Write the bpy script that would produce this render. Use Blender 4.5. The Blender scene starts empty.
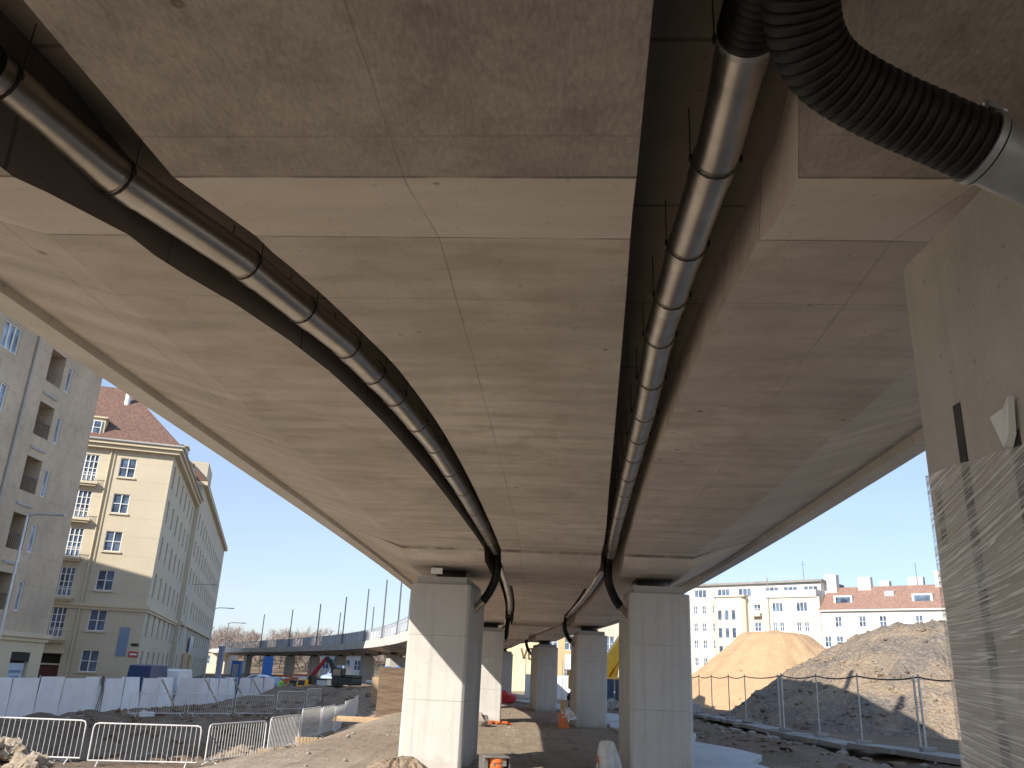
import bpy, bmesh, math, random
from mathutils import Vector, Matrix, Euler, noise
R = math.radians
random.seed(7)
S = bpy.context.scene
COL = S.collection
V = Vector

# ------------------------------------------------------------------ helpers
class MB:
    """collects faces, optional uv and one or more material slots"""
    def __init__(s): s.v=[]; s.f=[]; s.m=[]; s.uv=[]
    def add(s, vs, fs, mi=0, uv=None):
        o=len(s.v); s.v+= [tuple(p) for p in vs]
        for f in fs:
            s.f.append(tuple(i+o for i in f)); s.m.append(mi)
        if uv is not None: s.uv += list(uv)
        else: s.uv += [(p[0]+p[1], p[2]) for p in vs]
        return s
    def box(s, c, d, rz=0, mi=0, M=None):
        x,y,z=d[0]/2,d[1]/2,d[2]/2
        vs=[V((a*x,b*y,e*z)) for a in(-1,1) for b in(-1,1) for e in(-1,1)]
        if M is not None: vs=[M@p for p in vs]
        elif rz:
            r=Matrix.Rotation(rz,3,'Z'); vs=[r@p for p in vs]
        vs=[p+V(c) for p in vs]
        return s.add(vs,[(0,1,3,2),(4,6,7,5),(0,4,5,1),(2,3,7,6),(0,2,6,4),(1,5,7,3)],mi)
    def b2(s, x0,x1,y0,y1,z0,z1,mi=0):
        return s.box(((x0+x1)/2,(y0+y1)/2,(z0+z1)/2),(abs(x1-x0),abs(y1-y0),abs(z1-z0)),0,mi)
    def beam(s, a,b,w,h=None,mi=0,up=(0,0,1)):
        a,b=V(a),V(b); h=h or w; t=(b-a).normalized(); u=V(up)
        if abs(t.dot(u))>.98: u=V((0,1,0))
        n=t.cross(u).normalized(); u=n.cross(t)
        vs=[]
        for p in(a,b):
            for i,j in((-1,-1),(1,-1),(1,1),(-1,1)): vs.append(p+n*i*w/2+u*j*h/2)
        return s.add(vs,[(0,1,2,3),(7,6,5,4),(0,4,5,1),(1,5,6,2),(2,6,7,3),(3,7,4,0)],mi)
    def tube(s, pts, r, n=10, mi=0, cap=True):
        pts=[V(p) for p in pts]; m=len(pts)
        rs=r if isinstance(r,(list,tuple)) else [r]*m
        vs=[]; fs=[]; u=None
        for i,p in enumerate(pts):
            t=(pts[min(i+1,m-1)]-pts[max(i-1,0)])
            if t.length<1e-7: t=V((0,0,1))
            t.normalize()
            if u is None:
                u=V((0,0,1)) if abs(t.z)<.9 else V((1,0,0))
            u=(u-t*u.dot(t)).normalized(); w=t.cross(u)
            for k in range(n):
                a=2*math.pi*k/n; vs.append(p+(u*math.cos(a)+w*math.sin(a))*rs[i])
        for i in range(m-1):
            for k in range(n):
                fs.append((i*n+k,i*n+(k+1)%n,(i+1)*n+(k+1)%n,(i+1)*n+k))
        if cap:
            fs.append(tuple(range(n-1,-1,-1))); fs.append(tuple(range((m-1)*n,m*n)))
        return s.add(vs,fs,mi)
    def prism(s, poly, z0,z1,mi=0):
        n=len(poly); vs=[(p[0],p[1],z0) for p in poly]+[(p[0],p[1],z1) for p in poly]
        fs=[tuple(range(n-1,-1,-1)),tuple(range(n,2*n))]+[(i,(i+1)%n,n+(i+1)%n,n+i) for i in range(n)]
        return s.add(vs,fs,mi)
    def prismx(s, poly, x0, x1, mi=0):   # polygon in y,z extruded along x
        n=len(poly); vs=[(x0,p[0],p[1]) for p in poly]+[(x1,p[0],p[1]) for p in poly]
        fs=[tuple(range(n-1,-1,-1)),tuple(range(n,2*n))]+[(i,(i+1)%n,n+(i+1)%n,n+i) for i in range(n)]
        return s.add(vs,fs,mi)
    def lump(s, c, rad, seed=0, sub=2, amp=.25, mi=0, fr=1.3):
        bm=bmesh.new(); bmesh.ops.create_icosphere(bm,subdivisions=sub,radius=1)
        bm.verts.ensure_lookup_table()
        vs=[]
        for v in bm.verts:
            p=v.co.copy(); k=1+amp*noise.noise(p*fr+V((seed*3.1,seed*1.7,seed)))*1.6
            vs.append((c[0]+p.x*k*rad[0],c[1]+p.y*k*rad[1],c[2]+p.z*k*rad[2]))
        fs=[tuple(v.index for v in f.verts) for f in bm.faces]; bm.free()
        return s.add(vs,fs,mi)
    def build(s, name, mat, parent=None, smooth=False, bevel=0, loc=None, fixn=True):
        me=bpy.data.meshes.new(name); me.from_pydata(s.v,[],s.f)
        mats=mat if isinstance(mat,(list,tuple)) else [mat]
        for m in mats: me.materials.append(m)
        me.polygons.foreach_set('material_index',s.m)
        uvl=me.uv_layers.new(name='UVMap')
        flat=[]
        for l in me.loops: flat+= list(s.uv[l.vertex_index])
        uvl.data.foreach_set('uv',flat)
        if fixn:
            bm=bmesh.new(); bm.from_mesh(me); bmesh.ops.recalc_face_normals(bm,faces=bm.faces[:]); bm.to_mesh(me); bm.free()
        if smooth:
            me.polygons.foreach_set('use_smooth',[True]*len(me.polygons))
            try: me.set_sharp_from_angle(angle=R(38))
            except Exception: pass
        me.update()
        o=bpy.data.objects.new(name,me); COL.objects.link(o)
        if parent is not None: o.parent=parent
        if loc is not None: o.location=loc
        if bevel:
            b=o.modifiers.new('Bevel','BEVEL'); b.width=bevel; b.segments=2; b.limit_method='ANGLE'; b.angle_limit=R(40)
        return o

def tag(o,label=None,cat=None,group=None,kind=None):
    if label: o['label']=label
    if cat: o['category']=cat
    if group: o['group']=group
    if kind: o['kind']=kind
    return o
def thing(name,label,cat,loc=(0,0,0),rz=0,group=None):
    o=bpy.data.objects.new(name,None); COL.objects.link(o); o.empty_display_size=.3
    o.location=loc; o.rotation_euler=(0,0,rz); return tag(o,label,cat,group)
KIDS={}
def kids(o):
    return [c for c in bpy.data.objects if c.parent==o]
def dup(root,loc,rz=None,label=None,scale=None,cache={}):
    if root.name not in cache: cache[root.name]=[(c,kids(c)) for c in kids(root)]
    r=root.copy(); COL.objects.link(r); r.location=loc
    if rz is not None: r.rotation_euler=(0,0,rz)
    if scale: r.scale=scale
    if label: r['label']=label
    for c,g in cache[root.name]:
        d=c.copy(); COL.objects.link(d); d.parent=r
        for q in g:
            e=q.copy(); COL.objects.link(e); e.parent=d
    return r
def dup_part(o,loc,parent,cache={}):
    """a copy of a part (with its sub-parts) under the same or another thing"""
    c=o.copy(); COL.objects.link(c); c.parent=parent; c.location=loc
    if o.name not in cache: cache[o.name]=kids(o)
    for q in cache[o.name]:
        e=q.copy(); COL.objects.link(e); e.parent=c
    return c

# ------------------------------------------------------------------ materials
class NT:
    def __init__(s,name):
        s.mat=bpy.data.materials.new(name); s.mat.use_nodes=True
        s.t=s.mat.node_tree; s.n=s.t.nodes; s.n.clear()
        s.out=s.n.new('ShaderNodeOutputMaterial'); s.co=None
    def node(s,t,**k):
        n=s.n.new(t)
        for a,b in k.items(): setattr(n,a,b)
        return n
    def link(s,a,b): s.t.links.new(a,b)
    def put(s,sock,val):
        if hasattr(val,'is_output') or isinstance(val,bpy.types.NodeSocket): s.link(val,sock)
        else:
            if sock.type=='RGBA' and len(val)==3: val=(*val,1)
            sock.default_value=val
    def coord(s,kind='Object',scale=(1,1,1),rot=(0,0,0),rand=True):
        tc=s.node('ShaderNodeTexCoord'); mp=s.node('ShaderNodeMapping')
        mp.inputs['Scale'].default_value=scale; mp.inputs['Rotation'].default_value=rot
        s.link(tc.outputs[kind],mp.inputs['Vector'])
        if rand and kind=='Object':
            oi=s.node('ShaderNodeObjectInfo'); mu=s.node('ShaderNodeMath',operation='MULTIPLY'); mu.inputs[1].default_value=37.
            s.link(oi.outputs['Random'],mu.inputs[0]); cb=s.node('ShaderNodeCombineXYZ')
            for i in range(3): s.link(mu.outputs[0],cb.inputs[i])
            ad=s.node('ShaderNodeVectorMath',operation='ADD'); s.link(mp.outputs[0],ad.inputs[0]); s.link(cb.outputs[0],ad.inputs[1])
            return ad.outputs[0]
        return mp.outputs[0]
    def noise(s,vec,scale,detail=6,rough=.6,dist=0):
        n=s.node('ShaderNodeTexNoise'); s.link(vec,n.inputs['Vector'])
        n.inputs['Scale'].default_value=scale; n.inputs['Detail'].default_value=detail
        n.inputs['Roughness'].default_value=rough; n.inputs['Distortion'].default_value=dist
        return n.outputs['Fac']
    def voro(s,vec,scale,feature='F1'):
        n=s.node('ShaderNodeTexVoronoi',feature=feature); s.link(vec,n.inputs['Vector']); n.inputs['Scale'].default_value=scale
        return n.outputs['Distance']
    def ramp(s,fac,stops):
        n=s.node('ShaderNodeValToRGB'); s.link(fac,n.inputs[0]); e=n.color_ramp.elements
        while len(e)<len(stops): e.new(.5)
        for q,(p,c) in zip(e,stops):
            q.position=p; q.color=(c,c,c,1) if not hasattr(c,'__len__') else (*c,1)
        return n.outputs[0]
    def mix(s,fac,a,b,mode='MIX'):
        n=s.node('ShaderNodeMix',data_type='RGBA',blend_type=mode)
        s.put(n.inputs[0],fac); s.put(n.inputs[6],a); s.put(n.inputs[7],b); return n.outputs[2]
    def math(s,op,a,b=0.,c=None):
        n=s.node('ShaderNodeMath',operation=op); s.put(n.inputs[0],a); s.put(n.inputs[1],b)
        if c is not None: s.put(n.inputs[2],c)
        return n.outputs[0]
    def sep(s,vec):
        n=s.node('ShaderNodeSeparateXYZ'); s.link(vec,n.inputs[0]); return n.outputs
    def bump(s,h,strength=.3,dist=.02,prev=None):
        n=s.node('ShaderNodeBump'); n.inputs['Strength'].default_value=strength; n.inputs['Distance'].default_value=dist
        s.link(h,n.inputs['Height'])
        if prev is not None: s.link(prev,n.inputs['Normal'])
        return n.outputs[0]
    def bsdf(s,col,rough=.7,metal=0,nrm=None,spec=None,**k):
        b=s.node('ShaderNodeBsdfPrincipled'); s.put(b.inputs['Base Color'],col); s.put(b.inputs['Roughness'],rough); s.put(b.inputs['Metallic'],metal)
        if spec is not None: b.inputs['Specular IOR Level'].default_value=spec
        if nrm is not None: s.link(nrm,b.inputs['Normal'])
        for a,v in k.items(): s.put(b.inputs[a],v)
        s.link(b.outputs[0],s.out.inputs[0]); s.b=b
        return s.mat

def sc(c,k): return tuple(x*k for x in c)
def plain(name,col,rough=.6,metal=0,var=.25,scale=3.,bump=.0,spec=None):
    t=NT(name); co=t.coord()
    n=t.noise(co,scale,5,.6); f=t.ramp(n,[(.3,0),(.7,1)])
    c=t.mix(f,sc(col,1-var),sc(col,1+var*.6))
    nr=None
    if bump: nr=t.bump(t.noise(co,scale*12,4,.6),bump,.01)
    return t.bsdf(c,rough,metal,nr,spec)

def concrete(name,base,tint=.22,kind='Object',seam=None,streak=.0,bump=.25,blotch=.9,rough=.85,warm=(1.,.93,.84),fine=1.,grain=None,zone=False,mud=False):
    t=NT(name); co=t.coord(kind)
    big=t.noise(co,blotch*.55,5,.62,.4); mid=t.noise(co,blotch*3.2,6,.65,.2); fin=t.noise(co,42*fine,4,.6)
    c=t.mix(t.ramp(big,[(.33,0),(.68,1)]),sc(base,1-tint),sc(base,1+tint*.7))
    c=t.mix(t.math('MULTIPLY',t.ramp(mid,[(.42,0),(.72,1)]),.45),c,tuple(a*b*.78 for a,b in zip(base,warm)))
    c=t.mix(t.math('MULTIPLY',t.ramp(fin,[(.35,0),(.75,1)]),.30),c,sc(base,1.22))
    if grain:   # broad trowel / board streaks across the span
        g=t.noise(t.coord(kind,grain),2.2,5,.6,.3)
        c=t.mix(t.math('MULTIPLY',t.ramp(g,[(.42,0),(.64,1)]),.62),c,sc(base,.60))
        g2=t.noise(t.coord(kind,(grain[0]*.6,grain[1]*1.4,1)),3.1,5,.65,.2)
        c=t.mix(t.math('MULTIPLY',t.ramp(g2,[(.54,0),(.70,1)]),.4),c,sc(base,1.28))
        pt=t.noise(co,2.6,6,.7,.8); c=t.mix(t.math('MULTIPLY',t.ramp(pt,[(.52,0),(.62,1)]),.32),c,tuple(a*b for a,b in zip(base,(.60,.53,.46))))
        rs=t.noise(co,7.,3,.5); c=t.mix(t.math('MULTIPLY',t.ramp(rs,[(.70,0),(.76,1)]),.55),c,(.13,.075,.045))
    if zone:    # rough dark in-situ pour round the first pier, ramp to the span painted lighter, as turned to the lit ground
        zx,zy,zz=t.sep(t.coord(kind,rand=False))
        n1=t.math('LESS_THAN',zx,3.0); n2=t.math('MULTIPLY',t.math('GREATER_THAN',zx,3.0),t.math('LESS_THAN',zx,3.92))
        rg=t.math('ADD',t.math('MULTIPLY',t.noise(co,2.2,8,.75,.2),.6),t.math('MULTIPLY',t.noise(t.coord(kind,(9,26,1)),2.2,5,.7),.4))
        ct=t.math('MULTIPLY',t.math('GREATER_THAN',t.math('ABSOLUTE',zy),2.66),t.math('GREATER_THAN',zx,3.0))
        bd=t.noise(t.coord(kind,(2.6,.35,1)),1.6,4,.6,.2)
        c=t.mix(t.math('MULTIPLY',ct,.42),c,t.mix(t.ramp(bd,[(.42,0),(.6,1)]),sc(base,1.06),sc(base,.74)))
        c=t.mix(t.math('MULTIPLY',n1,.9),c,t.mix(t.ramp(rg,[(.38,0),(.60,1)]),sc(base,.30),sc(base,.70)))
        c=t.mix(t.math('MULTIPLY',n2,.6),c,sc(base,1.26))
        for q_,w_ in ((3.0,.011),(3.92,.006),(15.17,.035)):  # edge joints of the strip; last line paints the shaded step of the next piers
            ln_=t.math('LESS_THAN',t.math('ABSOLUTE',t.math('SUBTRACT',t.math('ADD',zx,t.math('MULTIPLY',t.math('SUBTRACT',rg,.5),.03)),q_)),w_)
            c=t.mix(t.math('MULTIPLY',ln_,t.ramp(t.noise(co,1.7,4,.6),[(.4,.15),(.56,.9)])),c,(.10,.08,.065))
    # blow holes and rust coloured nail spots
    vo=t.voro(co,2.1); c=t.mix(t.math('MULTIPLY',t.ramp(vo,[(.035,1),(.055,0)]),.75),c,(.07,.045,.03))
    vo2=t.voro(t.coord(kind,(9,9,9)),1.0); c=t.mix(t.math('MULTIPLY',t.ramp(vo2,[(.06,1),(.12,0)]),.5),c,sc(base,.45))
    h=t.math('ADD',t.math('MULTIPLY',fin,.5),mid)
    nr=t.bump(h,bump,.012)
    if streak:
        st=t.noise(t.coord(kind,(6,6,.25)),1.6,4,.55)
        c=t.mix(t.math('MULTIPLY',t.ramp(st,[(.5,0),(.72,1)]),streak),c,sc(base,.62))
    if mud:
        x_,y_,z_=t.sep(t.coord('Object',rand=False)); mf=t.math('ADD',z_,t.math('MULTIPLY',t.math('SUBTRACT',1.,mid),.75))
        c=t.mix(t.math('MULTIPLY',t.ramp(mf,[(.25,1),(.62,0)]),.75),c,(.26,.205,.15))
    if seam:
        x,y,z=t.sep(t.coord(kind,rand=False))
        wob=t.math('MULTIPLY',t.math('SUBTRACT',mid,.5),.02)
        for axis,period,off,width,dk in seam:
            a={'x':x,'y':y,'z':z}[axis]
            a=t.math('ADD',a,wob)
            fr=t.math('FRACT',t.math('DIVIDE',t.math('ADD',a,off),period))
            d=t.math('MULTIPLY',t.math('ABSOLUTE',t.math('SUBTRACT',fr,.5)),period)
            ln=t.math('LESS_THAN',d,width)
            br=t.ramp(t.noise(co,1.4,4,.6),[(.30,.25),(.6,1)])
            c=t.mix(t.math('MULTIPLY',t.math('MULTIPLY',ln,br),dk),c,sc(base,.25))
            cell=t.math('FLOOR',t.math('ADD',t.math('DIVIDE',t.math('ADD',a,off),period),.5))
            wn=t.node('ShaderNodeTexWhiteNoise',noise_dimensions='1D'); t.link(cell,wn.inputs['W'])
            c=t.mix(t.math('MULTIPLY',wn.outputs[0],.2),c,sc(base,.74))
            nr=t.bump(t.math('SUBTRACT',1.,ln),.5,.008,nr)
    return t.bsdf(c,rough,0,nr,.3)

M={}
CB=(.60,.54,.482)
M['soffit']=concrete('soffit_concrete',CB,.30,'UV',[('x',1.95,.2,.005,.5),('y',2.3,1.63,.004,.5)],0,.3,.8,.88,grain=(1.7,.28,1),zone=True)
M['channel_wall']=concrete('shade_dark_concrete',(.15,.125,.105),.3,'UV',[('x',1.3,.3,.012,.8)],0,.3,1.,.85)  # darker than the soffit: channel shade put into the wall colour
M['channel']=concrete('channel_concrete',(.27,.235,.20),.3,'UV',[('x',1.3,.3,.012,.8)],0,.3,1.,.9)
M['fascia']=concrete('fascia_concrete',(.60,.57,.53),.16,'UV',[('x',6,.5,.01,.8)],0,.2,.8,.85)
M['column']=concrete('column_concrete',(.50,.485,.46),.13,'Object',[('z',1.12,-.59,.004,.6)],.42,.22,.7,.8,warm=(1,.97,.92),fine=.8,mud=True)
M['column_near']=concrete('near_column_concrete',(.46,.44,.405),.16,'Object',None,.35,.3,1.4,.85)
M['cap']=concrete('cap_concrete',(.38,.37,.36),.15)
M['slabc']=concrete('pavement_concrete',(.30,.285,.26),.35,bump=.5)
M['rubber']=plain('black_rubber',(.012,.012,.013),.45,0,.3,8)
M['iron']=plain('dark_iron',(.05,.045,.04),.5,.6,.3,8)
M['post']=plain('dark_steel_post',(.16,.18,.205),.5,.4,.15,2)
M['galv']=plain('galvanised_steel',(.50,.51,.52),.42,.75,.18,6)
M['white_steel']=plain('white_painted_steel',(.62,.61,.59),.4,.0,.14,5)
M['grey_steel']=plain('grey_steel',(.42,.45,.50),.45,.3,.15,5)
M['wood']=plain('weathered_timber',(.42,.30,.18),.8,0,.3,4,.2)
M['orange_pvc']=plain('orange_plastic',(.62,.15,.035),.4,0,.2,3)
M['red_tarp']=plain('red_tarpaulin',(.62,.04,.04),.5,0,.3,2,.3)
M['white_sack']=plain('white_woven_sack',(.62,.60,.55),.8,0,.2,6,.4)
M['blue']=plain('blue_sheet',(.05,.22,.66),.45,0,.25,2)
M['dblue']=plain('dark_blue_paint',(.018,.045,.13),.35,0,.2,2)
M['white_paint']=plain('white_paint',(.76,.76,.76),.4,0,.08,2)
M['silver']=plain('silver_paint',(.45,.47,.50),.3,.4,.1,2)
M['yellow']=plain('yellow_machine_paint',(.88,.47,.02),.35,0,.18,2)
M['red_paint']=plain('red_machine_paint',(.40,.02,.03),.35,0,.2,2)
M['dgreen']=plain('dark_machine_paint',(.025,.035,.035),.4,0,.3,2)
M['tyre']=plain('tyre_rubber',(.02,.02,.02),.8,0,.3,6)
M['hivis']=plain('lime_workwear',(.35,.80,.06),.7,0,.15,6)
M['trouser']=plain('dark_trousers',(.03,.035,.06),.8,0,.2,6)
M['skin']=plain('skin',(.55,.34,.24),.5,0,.05,6)
M['text']=plain('dark_lettering',(.16,.10,.05),.7,0,.1,6)
M['lamp']=plain('lamp_grey',(.45,.47,.50),.4,.5,.1,6)
M['red_sign']=plain('red_sign_enamel',(.45,.05,.05),.35,0,.1,4)
M['blue_sign']=plain('bluish_sign_board',(.18,.25,.36),.35,0,.15,2)
M['poster']=plain('pale_poster_board',(.48,.56,.68),.3,0,.1,2)
M['dark_in']=plain('dark_interior',(.03,.026,.022),.9,0,.3,2)
M['twig']=plain('bare_twigs',(.33,.265,.23),.9,0,.25,3)
M['bark']=plain('bark',(.13,.10,.08),.9,0,.25,3)
M['hoard']=plain('white_sheet_hoarding',(.76,.77,.79),.5,.0,.08,1.2)
M['rubble']=plain('rubble_stone',(.30,.26,.22),.9,0,.4,5,.5)

def plaster(name,col,var=.12,band=None,bump=.12,stain=.35,stainc=None):
    t=NT(name); co=t.coord(rand=False)
    a=t.noise(co,.22,5,.6,.3); b=t.noise(co,1.6,5,.65); f=t.noise(co,25,3,.6)
    c=t.mix(t.ramp(a,[(.35,0),(.65,1)]),sc(col,1-var),sc(col,1+var*.5))
    c=t.mix(t.math('MULTIPLY',t.ramp(b,[(.45,0),(.7,1)]),stain),c,stainc or sc(col,.78))
    st=t.noise(t.coord(scale=(1.4,1.4,.1),rand=False),1.1,4,.6)
    c=t.mix(t.math('MULTIPLY',t.ramp(st,[(.55,0),(.75,1)]),stain),c,sc(col,.7))
    nr=t.bump(f,bump,.01)
    if band:
        x,y,z=t.sep(co); fr=t.math('FRACT',t.math('DIVIDE',z,band)); ln=t.math('LESS_THAN',fr,.03/band*1.2)
        c=t.mix(t.math('MULTIPLY',ln,.45),c,sc(col,.55))
    return t.bsdf(c,.85,0,nr,.25)
M['grey_plaster']=plaster('aged_grey_plaster',(.52,.42,.31),.18,1.9,.2,.5,(.36,.29,.22))
M['yellow_plaster']=plaster('yellow_plaster',(.57,.495,.37),.06,1.75,.1,.15)
M['yellow_trim']=plaster('yellow_trim_plaster',(.60,.51,.36),.05,None,.1,.12)
M['yellow_side']=plaster('pale_yellow_plaster',(.54,.485,.38),.07,1.75,.1,.18)
M['cream_plaster']=plaster('cream_plaster',(.57,.515,.425),.06,None,.1,.15)
M['white_plaster']=plaster('white_plaster',(.58,.57,.55),.05,None,.1,.12)
M['ochre_plaster']=plaster('ochre_plaster',(.56,.40,.23),.1,None,.1,.2)
M['paleyel_plaster']=plaster('pale_lemon_plaster',(.66,.585,.39),.08,None,.1,.2)
M['wframe']=plain('white_window_paint',(.74,.74,.72),.45,0,.05,4)
def glassm(name,col=(.09,.13,.20)):
    t=NT(name); co=t.coord(); n=t.noise(co,.9,3,.5)
    c=t.mix(t.ramp(n,[(.35,0),(.65,1)]),sc(col,.45),sc(col,1.5))
    return t.bsdf(c,.06,0,t.bump(t.noise(co,1.2,2,.5),.06,.02),.9)
M['glass']=glassm('window_glass'); M['glass_pale']=glassm('curtained_glass',(.24,.30,.38))
M['glass_dark']=glassm('shaded_glass',(.035,.04,.045))
M['carglass']=glassm('car_glass',(.03,.04,.06))
def tiles(name,col):
    t=NT(name); br=t.node('ShaderNodeTexBrick'); uv=t.coord('UV',(1,1,1))
    t.link(uv,br.inputs['Vector']); br.inputs['Scale'].default_value=1.6; br.inputs['Mortar Size'].default_value=.03
    br.inputs['Brick Width'].default_value=.35; br.inputs['Row Height'].default_value=.42
    br.inputs['Color1'].default_value=(*sc(col,.8),1); br.inputs['Color2'].default_value=(*sc(col,1.25),1); br.inputs['Mortar'].default_value=(*sc(col,.35),1)
    n=t.noise(uv,.5,4,.6); c=t.mix(t.math('MULTIPLY',n,.4),br.outputs[0],sc(col,.6))
    return t.bsdf(c,.75,0,t.bump(br.outputs['Fac'],.4,.04),.3)
M['tiles']=tiles('red_roof_tiles',(.20,.115,.088)); M['tiles_pale']=tiles('pale_red_roof_tiles',(.33,.20,.155))
M['flatroof']=plain('grey_roof_felt',(.25,.24,.23),.8,0,.2,1)

def steel():
    t=NT('stainless_pipe'); co=t.coord()
    a=t.noise(t.coord(scale=(1,1,1)),2.2,4,.6); sm=t.noise(co,14,4,.6)
    c=t.mix(t.ramp(a,[(.35,0),(.7,1)]),(.44,.41,.375),(.62,.585,.54))
    r=t.math('ADD',.26,t.math('MULTIPLY',sm,.18))
    return t.bsdf(c,r,1.,t.bump(sm,.04,.01))
M['steel']=steel()
def ply():
    t=NT('brown_plywood'); co=t.coord(scale=(1,1,6)); n=t.noise(co,1.5,5,.6)
    c=t.mix(t.ramp(n,[(.35,0),(.65,1)]),(.11,.075,.05),(.18,.125,.082))
    return t.bsdf(c,.75,0,t.bump(n,.1,.02),.3)
M['ply']=ply()
def ground_mat(name,a,b,c3,stones=.35,bump=.9,sc_=1.):
    t=NT(name); co=t.coord(rand=False)
    big=t.noise(co,.16*sc_,5,.6,.6); mid=t.noise(co,1.1*sc_,7,.68,.3); fin=t.noise(co,9*sc_,7,.7); vf=t.noise(co,45*sc_,4,.65)
    c=t.mix(t.ramp(big,[(.36,0),(.64,1)]),a,b)
    c=t.mix(t.ramp(mid,[(.44,0),(.66,1)]),c,c3)
    c=t.mix(t.math('MULTIPLY',t.ramp(fin,[(.42,0),(.66,1)]),.55),c,sc(b,1.35))
    v=t.voro(co,5*sc_); c=t.mix(t.math('MULTIPLY',t.ramp(v,[(.10,1),(.2,0)]),stones),c,(.46,.42,.36))
    v3=t.voro(t.coord(scale=(1.7*sc_,1.7*sc_,1.7*sc_),rand=False),7.); c=t.mix(t.math('MULTIPLY',t.ramp(v3,[(.10,1),(.2,0)]),stones),c,(.10,.085,.07))
    h=t.math('ADD',t.math('MULTIPLY',mid,1.2),t.math('ADD',t.math('MULTIPLY',fin,.6),t.math('MULTIPLY',vf,.25)))
    h=t.math('SUBTRACT',h,t.math('MULTIPLY',t.ramp(v,[(.05,0),(.22,1)]),.2))
    return t.bsdf(c,.95,0,t.bump(h,bump,.10),.15)
def earth():
    t=NT('bare_earth'); co=t.coord(rand=False); x,y,z=t.sep(co)
    big=t.noise(co,.16,5,.6,.6); mid=t.noise(co,1.1,7,.68,.3); fin=t.noise(co,9,7,.7); vf=t.noise(co,45,4,.65)
    wob=t.math('MULTIPLY',t.math('SUBTRACT',t.noise(co,.5,5,.65),.5),5.)
    xx=t.math('ADD',x,wob)
    dl=t.node('ShaderNodeMapRange'); dl.inputs['From Min'].default_value=-7.5; dl.inputs['From Max'].default_value=-9.5; t.link(xx,dl.inputs['Value'])
    dr=t.node('ShaderNodeMapRange'); dr.inputs['From Min'].default_value=5.; dr.inputs['From Max'].default_value=6.5; t.link(xx,dr.inputs['Value'])
    pale=t.mix(t.ramp(big,[(.36,0),(.64,1)]),(.33,.255,.185),(.39,.31,.23))
    pale=t.mix(t.ramp(mid,[(.44,0),(.66,1)]),pale,(.27,.205,.145))
    dark=t.mix(t.ramp(mid,[(.38,0),(.62,1)]),(.14,.092,.06),(.235,.165,.11))
    dark=t.mix(t.math('MULTIPLY',t.ramp(big,[(.5,0),(.62,1)]),.6),dark,(.31,.235,.165))
    dn=t.node('ShaderNodeMapRange'); dn.inputs['From Min'].default_value=20.; dn.inputs['From Max'].default_value=16.; t.link(t.math('ADD',y,t.math('MULTIPLY',wob,.6)),dn.inputs['Value'])
    bounce_pale=t.mix(t.ramp(mid,[(.40,0),(.62,1)]),(.46,.385,.30),(.36,.295,.225))  # ground about the viewpoint, mostly unseen, made pale to bounce light up
    c=t.mix(t.math('MAXIMUM',dl.outputs[0],dr.outputs[0]),pale,dark)
    c=t.mix(dn.outputs[0],c,bounce_pale)
    tk=t.noise(t.coord(scale=(2.2,.16,1),rand=False),1.6,4,.6,.3)
    c=t.mix(t.math('MULTIPLY',t.ramp(tk,[(.52,0),(.64,1)]),.35),c,(.15,.115,.085))
    c=t.mix(t.math('MULTIPLY',t.ramp(fin,[(.42,0),(.66,1)]),.35),c,(.40,.335,.26))
    v=t.voro(co,5); c=t.mix(t.math('MULTIPLY',t.ramp(v,[(.10,1),(.2,0)]),.35),c,(.46,.42,.36))
    v3=t.voro(t.coord(scale=(1.7,1.7,1.7),rand=False),7.); c=t.mix(t.math('MULTIPLY',t.ramp(v3,[(.10,1),(.2,0)]),.4),c,(.08,.065,.05))
    h=t.math('ADD',t.math('MULTIPLY',mid,1.2),t.math('ADD',t.math('MULTIPLY',fin,.7),t.math('MULTIPLY',vf,.3)))
    h=t.math('ADD',h,t.math('MULTIPLY',tk,.5))
    return t.bsdf(c,.95,0,t.bump(h,1.,.10),.15)
M['ground']=earth()
M['sand']=ground_mat('yellow_sand',(.40,.265,.155),(.43,.29,.175),(.36,.235,.135),.06,.35)
def mound2():
    t=NT('stony_spoil'); co=t.coord(rand=False)
    mid=t.noise(co,.35,6,.65,.6); fin=t.noise(co,5,7,.7); v=t.voro(co,4.5); v2=t.voro(co,11)
    c=t.mix(t.ramp(mid,[(.42,0),(.60,1)]),(.285,.215,.15),(.165,.14,.12))
    c=t.mix(t.math('MULTIPLY',t.ramp(v,[(.12,1),(.26,0)]),.6),c,(.24,.22,.20))
    c=t.mix(t.math('MULTIPLY',t.ramp(v2,[(.2,1),(.35,0)]),.45),c,(.15,.125,.105))
    c=t.mix(t.math('MULTIPLY',t.ramp(fin,[(.48,0),(.68,1)]),.4),c,(.50,.42,.33))
    h=t.math('ADD',fin,t.math('MULTIPLY',v,-1.2)); h=t.math('ADD',h,t.math('MULTIPLY',v2,-.6))
    return t.bsdf(c,.95,0,t.bump(h,1.,.075),.15)
M['spoil']=mound2()
def corr():
    t=NT('corrugated_rubber'); co=t.coord(); n=t.noise(co,9,4,.6)
    c=t.mix(t.ramp(n,[(.4,0),(.7,1)]),(.006,.006,.006),(.015,.014,.013))
    return t.bsdf(c,.5,0,t.bump(n,.1,.01),.3)
M['hose']=corr()
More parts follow.
